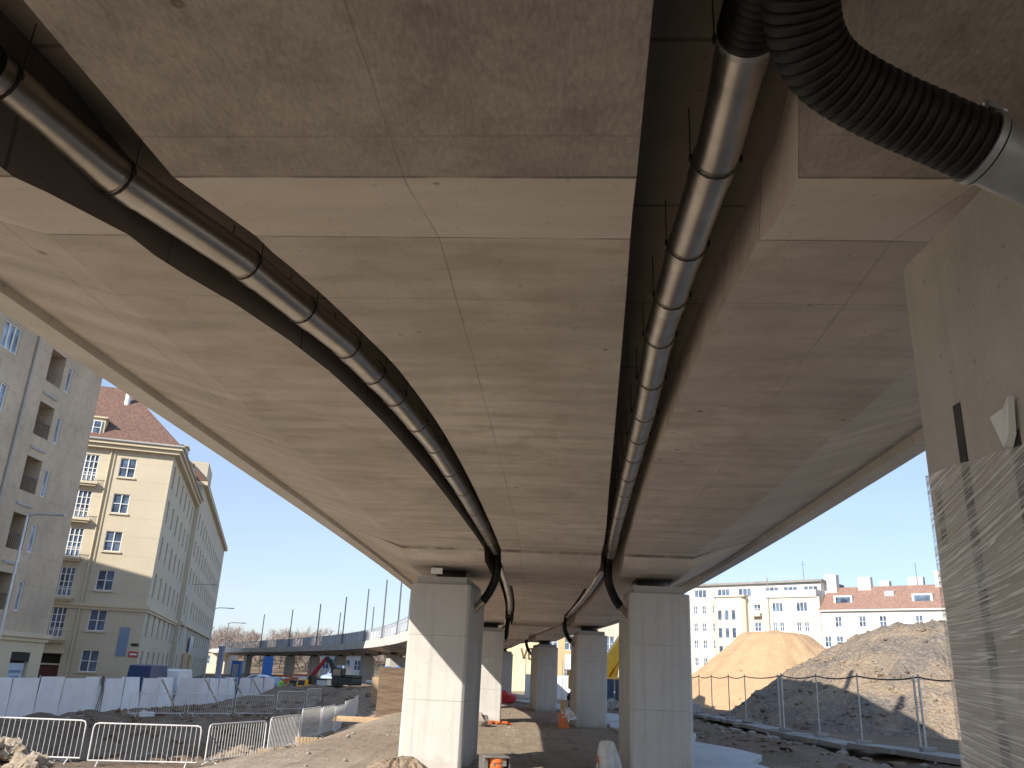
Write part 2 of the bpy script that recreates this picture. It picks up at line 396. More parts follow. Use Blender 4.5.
def film():
    t=NT('stretch_film'); 
    st=t.noise(t.coord('UV',(.35,12,1)),1.5,3,.5,.12); st2=t.noise(t.coord('UV',(.6,30,1)),1.3,3,.5,.1); la=t.noise(t.coord('UV',(.8,1.6,1)),1.1,3,.5)
    h=t.math('ADD',st,t.math('MULTIPLY',st2,.5))
    nr=t.bump(h,.55,.02)
    def crease(n_,w_): return t.ramp(t.math('ABSOLUTE',t.math('SUBTRACT',n_,.5)),[(0.,1),(w_,0)])
    st3=t.noise(t.coord('UV',(.45,20,3)),1.7,2,.4,.15)
    hz=t.math('MAXIMUM',t.math('MULTIPLY',crease(st2,.022),.85),t.math('MAXIMUM',crease(st,.020),t.math('MULTIPLY',crease(st3,.016),.9)))
    hz=t.math('ADD',t.math('ADD',.20,t.math('MULTIPLY',hz,.62)),t.math('MULTIPLY',t.ramp(la,[(.46,0),(.62,1)]),.26))
    hz=t.math('ADD',hz,t.math('MULTIPLY',t.ramp(st,[(.50,0),(.66,1)]),.18))
    hz=t.math('MINIMUM',hz,.9)
    d=t.node('ShaderNodeBsdfPrincipled'); d.inputs['Base Color'].default_value=(.84,.84,.83,1); d.inputs['Roughness'].default_value=.16; t.link(nr,d.inputs['Normal'])
    tr=t.node('ShaderNodeBsdfTransparent'); tr.inputs[0].default_value=(.95,.94,.92,1)
    mx=t.node('ShaderNodeMixShader'); t.link(hz,mx.inputs[0]); t.link(tr.outputs[0],mx.inputs[1]); t.link(d.outputs[0],mx.inputs[2])
    t.link(mx.outputs[0],t.out.inputs[0]); return t.mat
M['film']=film()

# ------------------------------------------------------------------ bridge line (plan curve)
NODES=[-15,8,22,36,50,65,85,110,230]
KAP=[-.0019,-.002,-.0026,-.0065,-.007,-.0018,-.0044,-.0039,.002]
def kap(s):
    if s<=NODES[0]: return KAP[0]
    for i in range(len(NODES)-1):
        if s<=NODES[i+1]:
            u=(s-NODES[i])/(NODES[i+1]-NODES[i]); return KAP[i]*(1-u)+KAP[i+1]*u
    return KAP[-1]
DS=.25; CX=[-1.693]; CY=[-15.]; CH=[.1112]
for i in range(int(250/DS)):
    s=-15+i*DS; h=CH[-1]+(kap(s)+kap(s+DS))/2*DS; hm=(h+CH[-1])/2
    CX.append(CX[-1]+math.sin(hm)*DS); CY.append(CY[-1]+math.cos(hm)*DS); CH.append(h)
def fr(s):
    u=(s+15)/DS; i=max(0,min(int(u),len(CX)-2)); u-=i
    return (CX[i]*(1-u)+CX[i+1]*u, CY[i]*(1-u)+CY[i+1]*u, CH[i]*(1-u)+CH[i+1]*u)
def P(s,o,z):
    x,y,h=fr(s); return V((x+o*math.cos(h),y-o*math.sin(h),z))
def cdist(x,y):
    """signed offset from the bridge axis (nearest sample)"""
    best=1e9;bo=0
    for i in range(0,len(CX),8):
        d=(CX[i]-x)**2+(CY[i]-y)**2
        if d<best: best=d; bo=(x-CX[i])*math.cos(CH[i])-(y-CY[i])*math.sin(CH[i])
    return bo
def tab(t,s):
    if s<=t[0][0]: return t[0][1]
    for a,b in zip(t,t[1:]):
        if s<=b[0]:
            u=(s-a[0])/(b[0]-a[0]); return a[1]*(1-u)+b[1]*u
    return t[-1][1]
def smooth_tab(t):
    xs_=[a for a,b in t]; ys_=[b for a,b in t]; n=len(t); d=[0]*n
    for i in range(1,n-1):
        a=(ys_[i]-ys_[i-1])/(xs_[i]-xs_[i-1]); b=(ys_[i+1]-ys_[i])/(xs_[i+1]-xs_[i]); d[i]=0 if a*b<=0 else 2*a*b/(a+b)
    out=[]
    for i in range(n-1):
        h=xs_[i+1]-xs_[i]; k=max(2,int(h/.5))
        for j in range(k):
            u=j/k; out.append((xs_[i]+h*u,(1+2*u)*(1-u)**2*ys_[i]+u*(1-u)**2*h*d[i]+u*u*(3-2*u)*ys_[i+1]+u*u*(u-1)*h*d[i+1]))
    out.append(t[-1]); return out
T_LL=[(0,-2.32),(2.7,-2.18),(3.2,-2.14),(3.92,-2.16),(4.4,-2.05),(4.8,-1.90),(6,-1.62),(7.9,-1.43),(10.8,-1.29),(16.6,-1.12),(30,-1.1)]
T_LR=[(0,-1.5),(2.1,-1.485),(3.0,-1.45),(3.92,-1.46),(4.28,-1.38),(4.72,-1.28),(5.26,-1.18),(5.93,-1.07),(7.9,-.94),(10.7,-.88),(16.5,-.83),(30,-.8)]
T_RL=[(0,.42),(3.05,.47),(3.9,.51),(6.4,.6),(9.3,.71),(15.9,.96),(30,.98)]
T_RR=[(0,1.08),(2.95,1.1),(3.65,1.17),(5.3,1.1),(7.5,1.09),(10.3,1.16),(17.3,1.4),(30,1.4)]
T_LL,T_LR,T_RL,T_RR=[smooth_tab(t) for t in (T_LL,T_LR,T_RL,T_RR)]
PIER=[2+15.5*k for k in range(0,14)]
def zb(s):
    z=3.75
    for k,c in enumerate(PIER):
        dr=.20
        if k==0: a0,a1,b0,b1=-8,-7,3.0,3.92; dr=.24
        else: a0,a1,b0,b1=c-2.35,c-2.08,c+1.9,c+2.3
        if a0<s<b1:
            q=min(1,(s-a0)/(a1-a0),(b1-s)/(b1-b0)); z=min(z,3.75-dr*q)
    return z
SS=set([round(-13+i*.5,3) for i in range(int(60/.5))]+[round(47+i*1.,3) for i in range(int(170))])
for k,c in enumerate(PIER):
    SS|=set([c-2.35,c-2.08,c+1.9,c+2.3] if k else [3.0,3.92])
for t in (T_LL,T_LR,T_RL,T_RR):
    SS|=set(a for a,b in t)
SS=sorted(SS)
def sweep(mb,section,srange,closed=True,mi=0,dark=()):
    """section(s) -> list of (off,z); flat shaded strips, own verts per strip so uv = (s, unrolled width)"""
    ss=[s for s in SS if srange[0]<=s<=srange[1]]
    n=len(section(ss[0]))
    prof=[section(s) for s in ss]
    L=n if closed else n-1
    for j in range(L):
        vs=[];uv=[];fs=[]
        for i,s in enumerate(ss):
            for q in (j,(j+1)%n):
                o,z=prof[i][q]; vs.append(P(s,o,z))
                uv.append((s,o+(z-3.7)*(1 if j else .001)))
        for i in range(len(ss)-1): fs.append((2*i,2*i+1,2*i+3,2*i+2))
        mb.add(vs,fs,1 if j in dark else mi,uv)
    if closed:
        for i in (0,len(ss)-1):
            mb.add([P(ss[i],o,z) for o,z in prof[i]],[tuple(range(n))],mi)

SR=(-13,216)
bridge=thing('bridge','long curving concrete road viaduct overhead with two pipe channels along its underside','bridge',(0,0,0))
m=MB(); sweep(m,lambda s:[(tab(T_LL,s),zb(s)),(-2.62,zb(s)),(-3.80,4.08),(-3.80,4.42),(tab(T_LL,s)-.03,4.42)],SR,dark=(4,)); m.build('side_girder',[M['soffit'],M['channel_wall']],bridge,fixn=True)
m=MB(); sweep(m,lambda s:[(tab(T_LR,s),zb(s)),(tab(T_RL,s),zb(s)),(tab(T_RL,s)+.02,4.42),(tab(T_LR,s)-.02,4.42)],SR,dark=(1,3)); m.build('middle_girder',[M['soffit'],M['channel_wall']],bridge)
m=MB(); sweep(m,lambda s:[(tab(T_RR,s),zb(s)),(2.58,zb(s)),(3.735,4.11),(3.735,4.42),(tab(T_RR,s)+.06,4.42)],SR); m.build('side_girder',M['soffit'],bridge)
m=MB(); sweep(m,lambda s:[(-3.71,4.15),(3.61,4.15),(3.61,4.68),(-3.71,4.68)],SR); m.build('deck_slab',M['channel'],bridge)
m=MB(); sweep(m,lambda s:[(-4.0,4.0),(-3.785,4.0),(-3.785,4.80),(-3.98,4.80)],SR); m.build('edge_beam',M['fascia'],bridge)
m=MB(); sweep(m,lambda s:[(3.72,4.0),(3.93,4.0),(3.91,4.80),(3.72,4.80)],SR); m.build('edge_beam',M['fascia'],bridge)
# railing on the outer edge of the far curve, pale parapet panels behind it
m=MB(); s=40.
while s<205:
    e=min(s+2.,205); m.beam(P(s,-3.85,5.95),P(e,-3.85,5.95),.06); m.beam(P(s,-3.85,4.95),P(e,-3.85,4.95),.04)
    m.beam(P(s,-3.85,4.78),P(s,-3.85,6.05),.08)
    for k in range(1,5): m.beam(P(s+k*2/5,-3.85,4.95),P(s+k*2/5,-3.85,5.95),.022)
    s+=2.
m.build('railing',M['grey_steel'],bridge)
s=42.; 
while s<170:
    L=6. if random.random()<.85 else 3.
    if s<98 or random.random()<.6:
        m=MB(); h=1.30+random.choice([0,.0,.1,-.15]); 
        m.add([P(s,-3.62,4.6),P(s+L-.15,-3.62,4.6),P(s+L-.15,-3.62,4.7+h),P(s,-3.62,4.7+h),P(s,-3.5,4.6),P(s+L-.15,-3.5,4.6),P(s+L-.15,-3.5,4.7+h),P(s,-3.5,4.7+h)],[(0,1,2,3),(7,6,5,4),(0,4,5,1),(1,5,6,2),(2,6,7,3),(3,7,4,0)])
        m.build('parapet_panel',M['white_paint'],bridge)
    s+=L
def wall_strip(a,b,o,z0,z1,th_=.12):
    m=MB(); m.add([P(a,o,z0),P(b,o,z0),P(b,o,z1),P(a,o,z1),P(a,o+th_,z0),P(b,o+th_,z0),P(b,o+th_,z1),P(a,o+th_,z1)],[(0,1,2,3),(7,6,5,4),(0,4,5,1),(1,5,6,2),(2,6,7,3),(3,7,4,0)]); return m
SW=[(8,12,12.4),(12,16,12.4),(16,20,12.4),(20,24,12.4),(24,28,12.0),(28,32,12.0),(32,36,12.0),(36,40,12.4),(40,44,12.4),(44,48,12.4),(48,52,12.0),(52,56,12.0),(56,60,12.0)]  # unseen tall screens, added on the deck edge to shade the spoil heaps
for a,b,h in SW: wall_strip(a+.1,b-.1,3.62,4.69,h).build('added_shade_screen',M['white_paint'],bridge)
for a,b,h in SW: m=MB(); m.beam(P(a,3.68,4.69),P(a,3.68,h+1.6 if a in(24,28,40) else h+.2),.2); m.build('shade_screen_post',M['post'],bridge)  # posts added with the screens for their bar shadows

# posts standing on both edges of the viaduct
pm=MB(); pm.beam((0,0,0),(0,0,5.9),.13); pm.box((0,0,.04),(.4,.4,.08)); pm.beam((0,0,0),(0,0,1.25),.20)
ORD=['first','second','third','fourth','fifth','sixth','seventh','eighth','ninth','tenth','eleventh','twelfth','thirteenth','fourteenth']
post0=None
def put_post(s,o,lab,h=1.):
    global post0
    x,y,hd=fr(s)
    if post0 is None:
        post0=thing('viaduct_post',lab,'post',P(s,o,4.8),-hd,'tall posts on the viaduct edges'); pm.build('shaft',M['post'],post0)
    else: dup(post0,P(s,o,4.8),-hd,lab)
for i,s in enumerate([64.5,72.5,81,92,104,118,134,152,172]): put_post(s,-3.82,'tall dark post on the near viaduct railing, %s beyond the sunlit column'%ORD[i])
for i,s in enumerate([69,84,99,114,132,150]): put_post(s,3.75,'tall thin post on the far viaduct edge, %s from the sunlit column'%ORD[i])

# ------------------------------------------------------------------ columns
def column_mesh(w,d,h):
    m=MB(); c=.05; g=.035; x,y=w/2,d/2
    poly=[]
    # plan with chamfered corners and a shallow recessed panel on both long faces
    for sx in (1,-1):
        pts=[(x-c,-y),(x,-y+c),(x,-y+.22),(x-g,-y+.25),(x-g,y-.25),(x,y-.22),(x,y-c),(x-c,y)]
        if sx==1: poly+=pts
        else: poly+=[(-a,-b) for a,b in pts]
    m.prism(poly,-.6,h-.16); 
    m2=MB(); m2.prism([(-x+.09,-y+.09),(x-.09,-y+.09),(x-.09,y-.09),(-x+.09,y-.09)],h-.163,h-.02)
    return m,m2
col0=None
def column(s,off,rz,label,h=3.36,loc=None):
    global col0
    x,y,hd=fr(s); p=loc or P(s,off,0)
    if col0 is None:
        col0=thing('bridge_column',label,'column',p,-hd+rz,'columns under the viaduct')
        a,b=column_mesh(1.13,2.3,3.36); a.build('shaft',M['column'],col0,bevel=.012); b.build('cap',M['cap'],col0)
        m=MB(); m.box((0,0,3.375),(.62,.7,.06)); m.tube([(0,0,3.40),(0,0,3.47),(0,0,3.53)],[.30,.31,.30],20); m.box((0,0,3.562),(.72,.8,.07))
        m.build('bearing',M['iron'],col0)
        return col0
    return dup(col0,p,-hd+rz,label)
L1=column(17.25,-1.92,-.06,'big pale concrete column with a diagonal sun patch, nearer of the sunlit ones')
column(17.4,2.12,.0,'broad grey shaded column beside the spoil heaps with two pour joints across its face')
column(34.1,-1.62,-.02,'sunlit pale column half hidden behind the nearest sunlit column')
column(33.4,2.15,.0,'shaded grey column with an orange bucket and stump at its foot')
column(47.9,2.1,.0,'slim shaded grey column between the bucket column and the red tarpaulin')
column(48.5,-1.95,.0,'column hidden in line behind the two sunlit ones')
column(63.8,2.35,.0,'farthest slim column straight ahead with a red tarpaulin at its foot')
for k in range(5,13):
    s=2+15.5*k
    for o,side in ((-2.,'outer'),(2.1,'inner')):
        if k==5 and o>0 : pass
        column(s,o,0,'pale column under the distant viaduct curve, %s row, %s from the bend'%(side,ORD[k-5]))
column(64,-1.95,.0,'column at the start of the bend in the outer row')

m=MB(); m.box((-.12,-1.02,3.45),(.22,.03,.11)); m.build('bearing_plate',M['white_paint'],L1)
# near wrapped column at the frame's edge
NX=1.75; NY=2.2; ND=2.42
near=thing('wrapped_column','near concrete column wrapped in clear stretch film with dark foam strips','column',(NX+.57,NY,0),0)
a,b=column_mesh(1.14,ND,3.62)
m=MB(); m.prism([(-.57+.02,-ND/2),(.57-.02,-ND/2),(.57,-ND/2+.02),(.57,ND/2-.02),(.55,ND/2),(-.55,ND/2),(-.57,ND/2-.02),(-.57,-ND/2+.02)],-.6,3.43)
m.build('shaft',M['column_near'],near,bevel=.01)
m=MB(); m.box((0,0,3.47),(.6,.7,.07)); m.build('bearing',M['iron'],near)
def fy(y): return y-NY
m=MB()
m.box((-.571,fy(3.10),2.03),(.008,.05,1.31)); m.box((-.571,fy(2.765),1.9),(.008,.055,1.16)); m.build('foam_strip',plain('dark_grey_foam',(.055,.055,.055),.9,0,.3,9),near)
m=MB(); m.box((-.571,fy(3.32),2.28),(.008,.034,.25)); m.build('foam_strip',bpy.data.materials['dark_grey_foam'],near)
m=MB(); 
pts=[(0,.0),(.05,.03),(.03,-.1),(.0,-.14),(-.045,-.02)]
m.add([(-.60-.012*i%3*.5,fy(2.765)-p[0],2.56+p[1]) for i,p in enumerate(pts)]+[(-.585,fy(2.765)-p[0],2.56+p[1]) for p in pts],[tuple(range(5)),(9,8,7,6,5)]+[(i,(i+1)%5,5+(i+1)%5,5+i) for i in range(5)])
m.build('tape_flap',M['white_paint'],near)
# film: wrinkled sheet round the far edge, inner face and near edge
def film_mesh(top,bot,off,seed,slope,ucut=None):
    m=MB()
    y0,y1=fy(3.398),fy(1.0); xi=-.57-off
    path=[(xi+.004,y0)]+[(xi,y0-.006-(y0-y1-.012)*i/70) for i in range(71)]+[(xi+.004,y1)]
    d=0; us=[]
    for i,p in enumerate(path):
        if i: d+=math.hypot(p[0]-path[i-1][0],p[1]-path[i-1][1])
        us.append(d)
    nz=100; vs=[];uv=[];fs=[]; n=nz+1; ok=[]
    for i,p in enumerate(path):
        for k in range(nz+1):
            tz=top+slope*(us[i]-.8)+.012*noise.noise(V((us[i]*6,seed,0))); z=bot+(tz-bot)*k/nz
            u=us[i]-.78; sl=-.04+.36*sm_(1.4,2.2,z)
            v=z-u*sl-.10*u*u*(1 if z<2 else .4)
            r=noise.noise(V((u*.8,v*14,seed)))+.5*noise.noise(V((u*1.8,v*36,seed+5)))
            push=max(0,r)*.010
            vs.append((p[0]-(push if 6<i<len(path)-2 else 0),p[1],z)); uv.append((us[i],v))
            ok.append(True if ucut is None else u>ucut(z)+.02*noise.noise(V((z*9,seed,2))))
    for i in range(len(path)-1):
        for k in range(nz):
            q=(i*n+k,(i+1)*n+k,(i+1)*n+k+1,i*n+k+1)
            if all(ok[a] for a in q): fs.append(q)
    m.add(vs,fs,0,uv); return m
def sm_(a,b,x):
    t=max(0,min(1,(x-a)/(b-a))); return t*t*(3-2*t)
film_mesh(2.41,.1,.010,2.3,-.07).build('plastic_wrap',M['film'],near,smooth=True)
film_mesh(2.20,.2,.018,7.1,.16,lambda z:.14+.50*(1.95-z)).build('plastic_wrap',M['film'],near,smooth=True)  # second film layer; its slanted edge stands in for a lit patch

# ------------------------------------------------------------------ pipes
def ring(m,c,t,r,w,n=20):
    c,t=V(c),V(t).normalized(); m.tube([c-t*w/2,c+t*w/2],r,n)
def steel_pipe(name,label,pts,r=.1,rods=True,zc=4.15):
    th=thing(name,label,'pipe',pts[0]); o=V(pts[0])
    pts=[V(p) for p in pts]
    m=MB(); m.tube([p-o for p in pts],r,24); prev=None
    m.build('tube',M['steel'],th,smooth=True)
    for a,b in zip(pts,pts[1:]):
        t=(b-a).normalized(); L=(b-a).length
        n=1 if L<1.0 else 2 if rods else 1
        for i in range(n):
            c=a+t*(.10+i*L/n)-o; m=MB(); ring(m,c,t,r+.007,.03); ring(m,c+t*.085,t,r+.005,.14); m.build('coupling',M['steel'],th,smooth=True)
            if rods:
                nn=t.cross(V((0,0,1))).normalized(); m=MB()
                m.tube([c-nn*(r+.014)+V((0,0,-.02)),c-nn*(r+.014)+V((0,0,zc-o.z-.0))],.003,6); m.box(c-nn*(r+.010),(.022,.022,.03))
                m.tube([c+nn*(r+.014)+V((0,0,-.02)),c+nn*(r+.014)+V((0,0,zc-o.z-.0))],.003,6); m.box(c+nn*(r+.010),(.022,.022,.03))
                ring(m,c,t,r+.010,.018,16); m.build('hanger',M['iron'],th)
    return th
Lp=[(-2.24,2.83,3.88),(-2.06,3.54,3.88),(-1.67,4.43,3.88),(-1.27,5.7,3.88),(-1.04,6.83,3.88),(-.81,8.45,3.89),(-.60,10.6,3.89),(-.38,13.4,3.9),(-.16,16.4,3.9)]
Rp=[(.80,2.40,3.88),(.88,3.16,3.88),(.92,3.96,3.885),(1.0,5.25,3.89),(1.18,7.0,3.89),(1.31,8.48,3.89),(1.47,10.3,3.9),(1.74,13.3,3.9),(2.05,16.4,3.9)]
lp=steel_pipe('drain_pipe','shiny steel drain pipe in the channel that swings out towards the yellow house side',Lp)
rp=steel_pipe('drain_pipe','shiny steel drain pipe in the straighter channel nearest the wrapped column',Rp)
def corrugated(path,r,pitch=.032,amp=.010,n=28):
    """path: dense list of points -> ribbed tube"""
    pts=[V(p) for p in path]; d=[0]
    for a,b in zip(pts,pts[1:]): d.append(d[-1]+(b-a).length)
    N=int(d[-1]/pitch*8); out=[];rs=[]
    j=0
    for i in range(N+1):
        q=d[-1]*i/N
        while j<len(d)-2 and d[j+1]<q: j+=1
        u=(q-d[j])/(d[j+1]-d[j]); out.append(pts[j].lerp(pts[j+1],u))
        rs.append(r+amp*(1-(1-abs(math.sin(math.pi*q/pitch)))**2.2))
    m=MB(); m.tube(out,rs,n); return m
def spline(ctrl,n=14):
    c=[V(p) for p in ctrl]; c=[c[0]*2-c[1]]+c+[c[-1]*2-c[-2]]; out=[]
    for i in range(1,len(c)-2):
        for k in range(n):
            t=k/n; out.append(.5*((2*c[i])+(-c[i-1]+c[i+1])*t+(2*c[i-1]-5*c[i]+4*c[i+1]-c[i+2])*t*t+(-c[i-1]+3*c[i]-3*c[i+1]+c[i+2])*t**3))
    out.append(c[-2]); return out
def rel(path,o): return [V(p)-V(o) for p in path]
# rubber sleeves at the near ends of both pipes
corrugated(rel(spline([(.81,2.47,3.88),(.79,2.2,3.88),(.75,1.9,3.87),(.70,1.5,3.84)]),Rp[0]),.108,.036,.007).build('rubber_sleeve',M['hose'],rp,smooth=True)
m=MB(); ring(m,V((.812,2.49,3.88))-V(Rp[0]),V((.08,.75,0)),.112,.03,28); m.build('clamp',M['galv'],rp,smooth=True)
corrugated(rel(spline([(-2.235,2.86,3.88),(-2.32,2.5,3.88),(-2.42,2.1,3.87)]),Lp[0]),.108,.036,.007).build('rubber_sleeve',M['hose'],lp,smooth=True)
# big black drain hose bending into the near column
H0=(.69,1.45,3.42)
hose=thing('drain_hose','thick black corrugated hose bending down into the film wrapped column','hose',H0)
HP=spline([(.69,1.45,3.46),(.705,1.62,3.40),(.722,1.75,3.338),(.775,1.85,3.275),(.865,1.92,3.232),(1.023,1.97,3.180),(1.169,2.0,3.138),(1.335,2.03,3.088)])
corrugated(rel(HP,H0),.092,.030,.009,36).build('corrugated_tube',M['hose'],hose,smooth=True)
t=(V((1.80,2.10,2.915))-V((1.325,2.03,3.09))).normalized()
m=MB(); a=V((1.318,2.028,3.092))-V(H0); ring(m,a,t,.107,.020,36); ring(m,a+t*.019,t,.105,.006,36)
m.box(a+V((.02,-.05,.105)),(.05,.03,.024),.3); m.tube([a+V((-.01,-.05,.115)),a+V((.06,-.05,.095))],.008,8); m.build('hose_clamp',M['galv'],hose,smooth=True)
m=MB(); m.tube([a+t*.02,a+t*.62],.094,32); m.build('steel_spigot',M['galv'],hose,smooth=True)

# continuing pipes beyond the first row of columns and the bent hoses down to the columns
def chan(s,side): return (tab(T_LL,s)+tab(T_LR,s))/2 if side<0 else (tab(T_RL,s)+tab(T_RR,s))/2
for k in range(1,6):
    for side in (-1,1):
        s0=2+15.5*k; 
        pts=[P(s0+.4+(14.2/5)*i,chan(s0+3*i,side),3.86) for i in range(6)]
        steel_pipe('drain_pipe','steel drain pipe in the %s deck channel past the %s row of columns'%('outer' if side<0 else 'inner',ORD[k-1]),pts,.1,rods=False)
for k,side,off,ang in ((1,-1,-1.92,0),(1,1,2.12,0),(2,-1,-1.62,0),(2,1,2.15,0),(3,1,2.1,0),(4,1,2.35,0)):
    s0=2+15.5*k+(0.1 if k==1 else 1.0 if side<0 else .4); 
    if k==1: s0=16.9
    cx=chan(s0,side); inner=off-side*.565; 
    a=P(s0-.25,cx,3.86); 
    ctrl=[P(s0-.6,cx,3.88),P(s0-.3,cx,3.78),P(s0-.15,cx+.02*side,3.45),P(s0,cx+.35*(inner-cx),3.18),P(s0+.1,cx+.72*(inner-cx),2.98)]
    h=thing('downpipe_hose','black bent drain hose from the %s channel into the column side, %s row'%('outer' if side<0 else 'inner',ORD[k-1]),'hose',ctrl[0])
    corrugated(rel(spline(ctrl,8),ctrl[0]),.078,.05,.006,16).build('corrugated_tube',M['hose'],h,smooth=True)
    e0=P(s0+.08,cx+.70*(inner-cx),2.99); e1=P(s0+.2,inner+.1*side,2.79)
    m=MB(); m.tube(rel([e0,e1],ctrl[0]),.068,16); ring(m,e0-V(ctrl[0]),e1-e0,.09,.04); m.build('steel_spigot',M['steel'],h,smooth=True)

# ------------------------------------------------------------------ terrain
def sm(a,b,x):
    t=max(0,min(1,(x-a)/(b-a))); return t*t*(3-2*t)
def fbm(x,y,f,seed=0,oct=3):
    v=0;a=1
    for i in range(oct):
        v+=a*noise.noise(V((x*f,y*f,seed+i*7.3))); f*=2.1;a*=.5
    return v
def near_curve_off(x,y):
    # quick offset from the bridge axis, using y up to 60, full search beyond
    if y<60:
        s=y; xx,yy,h=fr(max(-14,min(s,200))); return (x-xx)*math.cos(h)
    return cdist(x,y)
def gh(x,y):
    o=near_curve_off(x,y) if (-60<x<60 and -20<y<200) else (x if y<60 else x+40)
    if y<20: e0,e1=-9.5,-5
    else: e0,e1=-9.2,-4.6
    low=(-1.14-.36*(1-sm(-24,-16,x)))+1.0*sm(85,125,y)
    low=low if y<85 else low
    t=sm(e0,e1,o)
    h=low*(1-t)
    # excavation behind the front barriers
    tr=sm(-22.5,-20.5,x)*(1-sm(-10.6,-9.,x))*sm(26.2,28.4,y)*(1-sm(41,46,y))
    h-=1.5*tr*(1+.25*fbm(x,y,.3,2))
    # churned spoil bank beyond it
    h+=1.3*math.exp(-((x+17)/5)**2-((y-80)/6)**2)+1.2*math.exp(-((x+11)/3.5)**2-((y-63)/9)**2)
    h+=1.0*math.exp(-((x+25)/9)**2-((y-97)/3)**2)
    amp=.05+(.12+.18*sm(30,40,y))*(1-t)*sm(-30,-22,x)*(1-sm(110,150,y))
    h+=amp*fbm(x,y,.55,1.)+.03*fbm(x,y,1.9,4.)*(1 if y<70 else 0)
    # clods near the front barriers and at the column foot
    h+=.45*math.exp(-((x+12.6)/1.2)**2-((y-22.8)/1.0)**2)*(1+.5*fbm(x,y,1.4,9))
    # shallow ditch in front of the fence on the spoil heap side
    h-=.35*math.exp(-((o-9.6)/.8)**2)*sm(10,20,y)*(1-sm(60,75,y))
    h+=.12*fbm(x,y,.9,11)*sm(4.5,6,o)*(1-sm(9,11,o))
    if y>180:
        h+=9*sm(200,330,y)*(1-sm(30,120,x+.2*y))
    return h
xs=[-1800,-800,-350,-180,-110,-80,-60,-48]+[-40+.45*i for i in range(int(64/.45))]+[24.5,27,30,34,40,50,70,100,160,300,700,1800]
ys=[-300,-80,-30,-14,-8]+[-4+.45*i for i in range(int(72/.45))]+[69+1.1*i for i in range(48)]+[124,130,138,148,160,175,190,210,235,265,300,340,420,600,1000,2600]
vs=[];fs=[]
for y in ys:
    for x in xs: vs.append((x,y,gh(x,y)))
nx=len(xs)
for j in range(len(ys)-1):
    for i in range(nx-1): fs.append((j*nx+i,j*nx+i+1,(j+1)*nx+i+1,(j+1)*nx+i))
m=MB(); m.add(vs,fs); g=m.build('ground',M['ground'],None,smooth=False,fixn=False); tag(g,kind='structure')
g.data.polygons.foreach_set('use_smooth',[True]*len(g.data.polygons))
# street beside the houses
asph=plain('asphalt',(.075,.075,.08),.9,0,.25,.6,.3)
m=MB(); st=[(-31.8,-30),(-25.6,-30),(-25.6,60),(-25.3,95),(-27,112),(-34,112),(-33,95),(-31.8,62)]
m.prism([(x,y) for x,y in st],-1.6,-1.12); tag(m.build('street',asph),kind='structure')
# pale concrete strip along the shaded column row
def strip(name,pts,z0,z1,mat):
    m=MB(); m.prism(pts,z0,z1); return m.build(name,mat,bevel=.02)
lft=[P(s,2.9+.15*math.sin(s*1.7),0) for s in range(14,66,2)]; rgt=[P(s,4.9+.5*math.sin(s*.9),0) for s in range(14,66,2)]
tag(strip('footpath',[(p.x,p.y) for p in lft]+[(p.x,p.y) for p in rgt[::-1]],-.25,.105,concrete('pale_blinding',(.50,.50,.50),.2,bump=.4)),kind='structure')
# broken pavement slabs the fence stands on
FENCE=[(12.75,18.0),(12.35,23.0),(12.05,25.3),(11.25,27.7),(11.1,30.9),(10.75,33.6),(11.35,40.8),(11.3,43.5),(11.25,46.8),(11.2,49.5),(11.0,53.5),(10.8,57)]
def fence_at(y):
    return tab([(b,a) for a,b in FENCE],y)
rnd=random.Random(3)
y=16.; pavs=[]
m=MB()
while y<58:
    L=rnd.uniform(1.2,2.4); x0=fence_at(y)-.35-rnd.uniform(0,.28); x1=fence_at(y+L)-.35-rnd.uniform(0,.28); zt=.12+rnd.uniform(-.05,.04)
    poly=[(x0,y),(x0+.9+rnd.uniform(0,.3),y),(x1+.95,y+L-.07),(x1,y+L-.07)]
    m.prism(poly,zt-.16,zt); y+=L
o=m.build('pavement',M['slabc'],None,bevel=.015); tag(o,kind='structure')

# rubble and stones scattered (uncountable)
m=MB()
for i in range(420):
    q=rnd.random()
    if q<.38: yy=rnd.uniform(17,56); xx=fence_at(yy)-rnd.uniform(.3,2.6); r=rnd.uniform(.03,.16)
    elif q<.72: xx=rnd.uniform(-24,-8); yy=rnd.uniform(26,80); r=rnd.uniform(.04,.2)
    else: yy=rnd.uniform(14,50); xx=rnd.uniform(-4,9); r=rnd.uniform(.02,.07)
    m.lump((xx,yy,gh(xx,yy)+r*.2),(r*rnd.uniform(.8,1.5),r*rnd.uniform(.8,1.4),r*.7),i,1,.35)
tag(m.build('rubble',M['rubble']),kind='stuff')

m=MB(); r3=random.Random(44)
for i in range(700):
    xx=r3.uniform(-21,-6.5); yy=26.5+45*r3.random()**1.5; r=r3.choice([.06,.08,.1,.13,.17,.24])
    m.lump((xx,yy,gh(xx,yy)+r*.15),(r*r3.uniform(.8,1.7),r*r3.uniform(.8,1.5),r*r3.uniform(.6,.9)),i,1 if r<.15 else 2,.6,0,1.9)
for i in range(160):
    xx=r3.uniform(5.5,10.8); yy=r3.uniform(15,48); r=r3.choice([.05,.07,.1,.14])
    m.lump((xx,yy,gh(xx,yy)+r*.15),(r*r3.uniform(.8,1.7),r*r3.uniform(.8,1.5),r*.7),i,1,.6,0,1.9)
tag(m.build('rubble',M['ground']),kind='stuff')
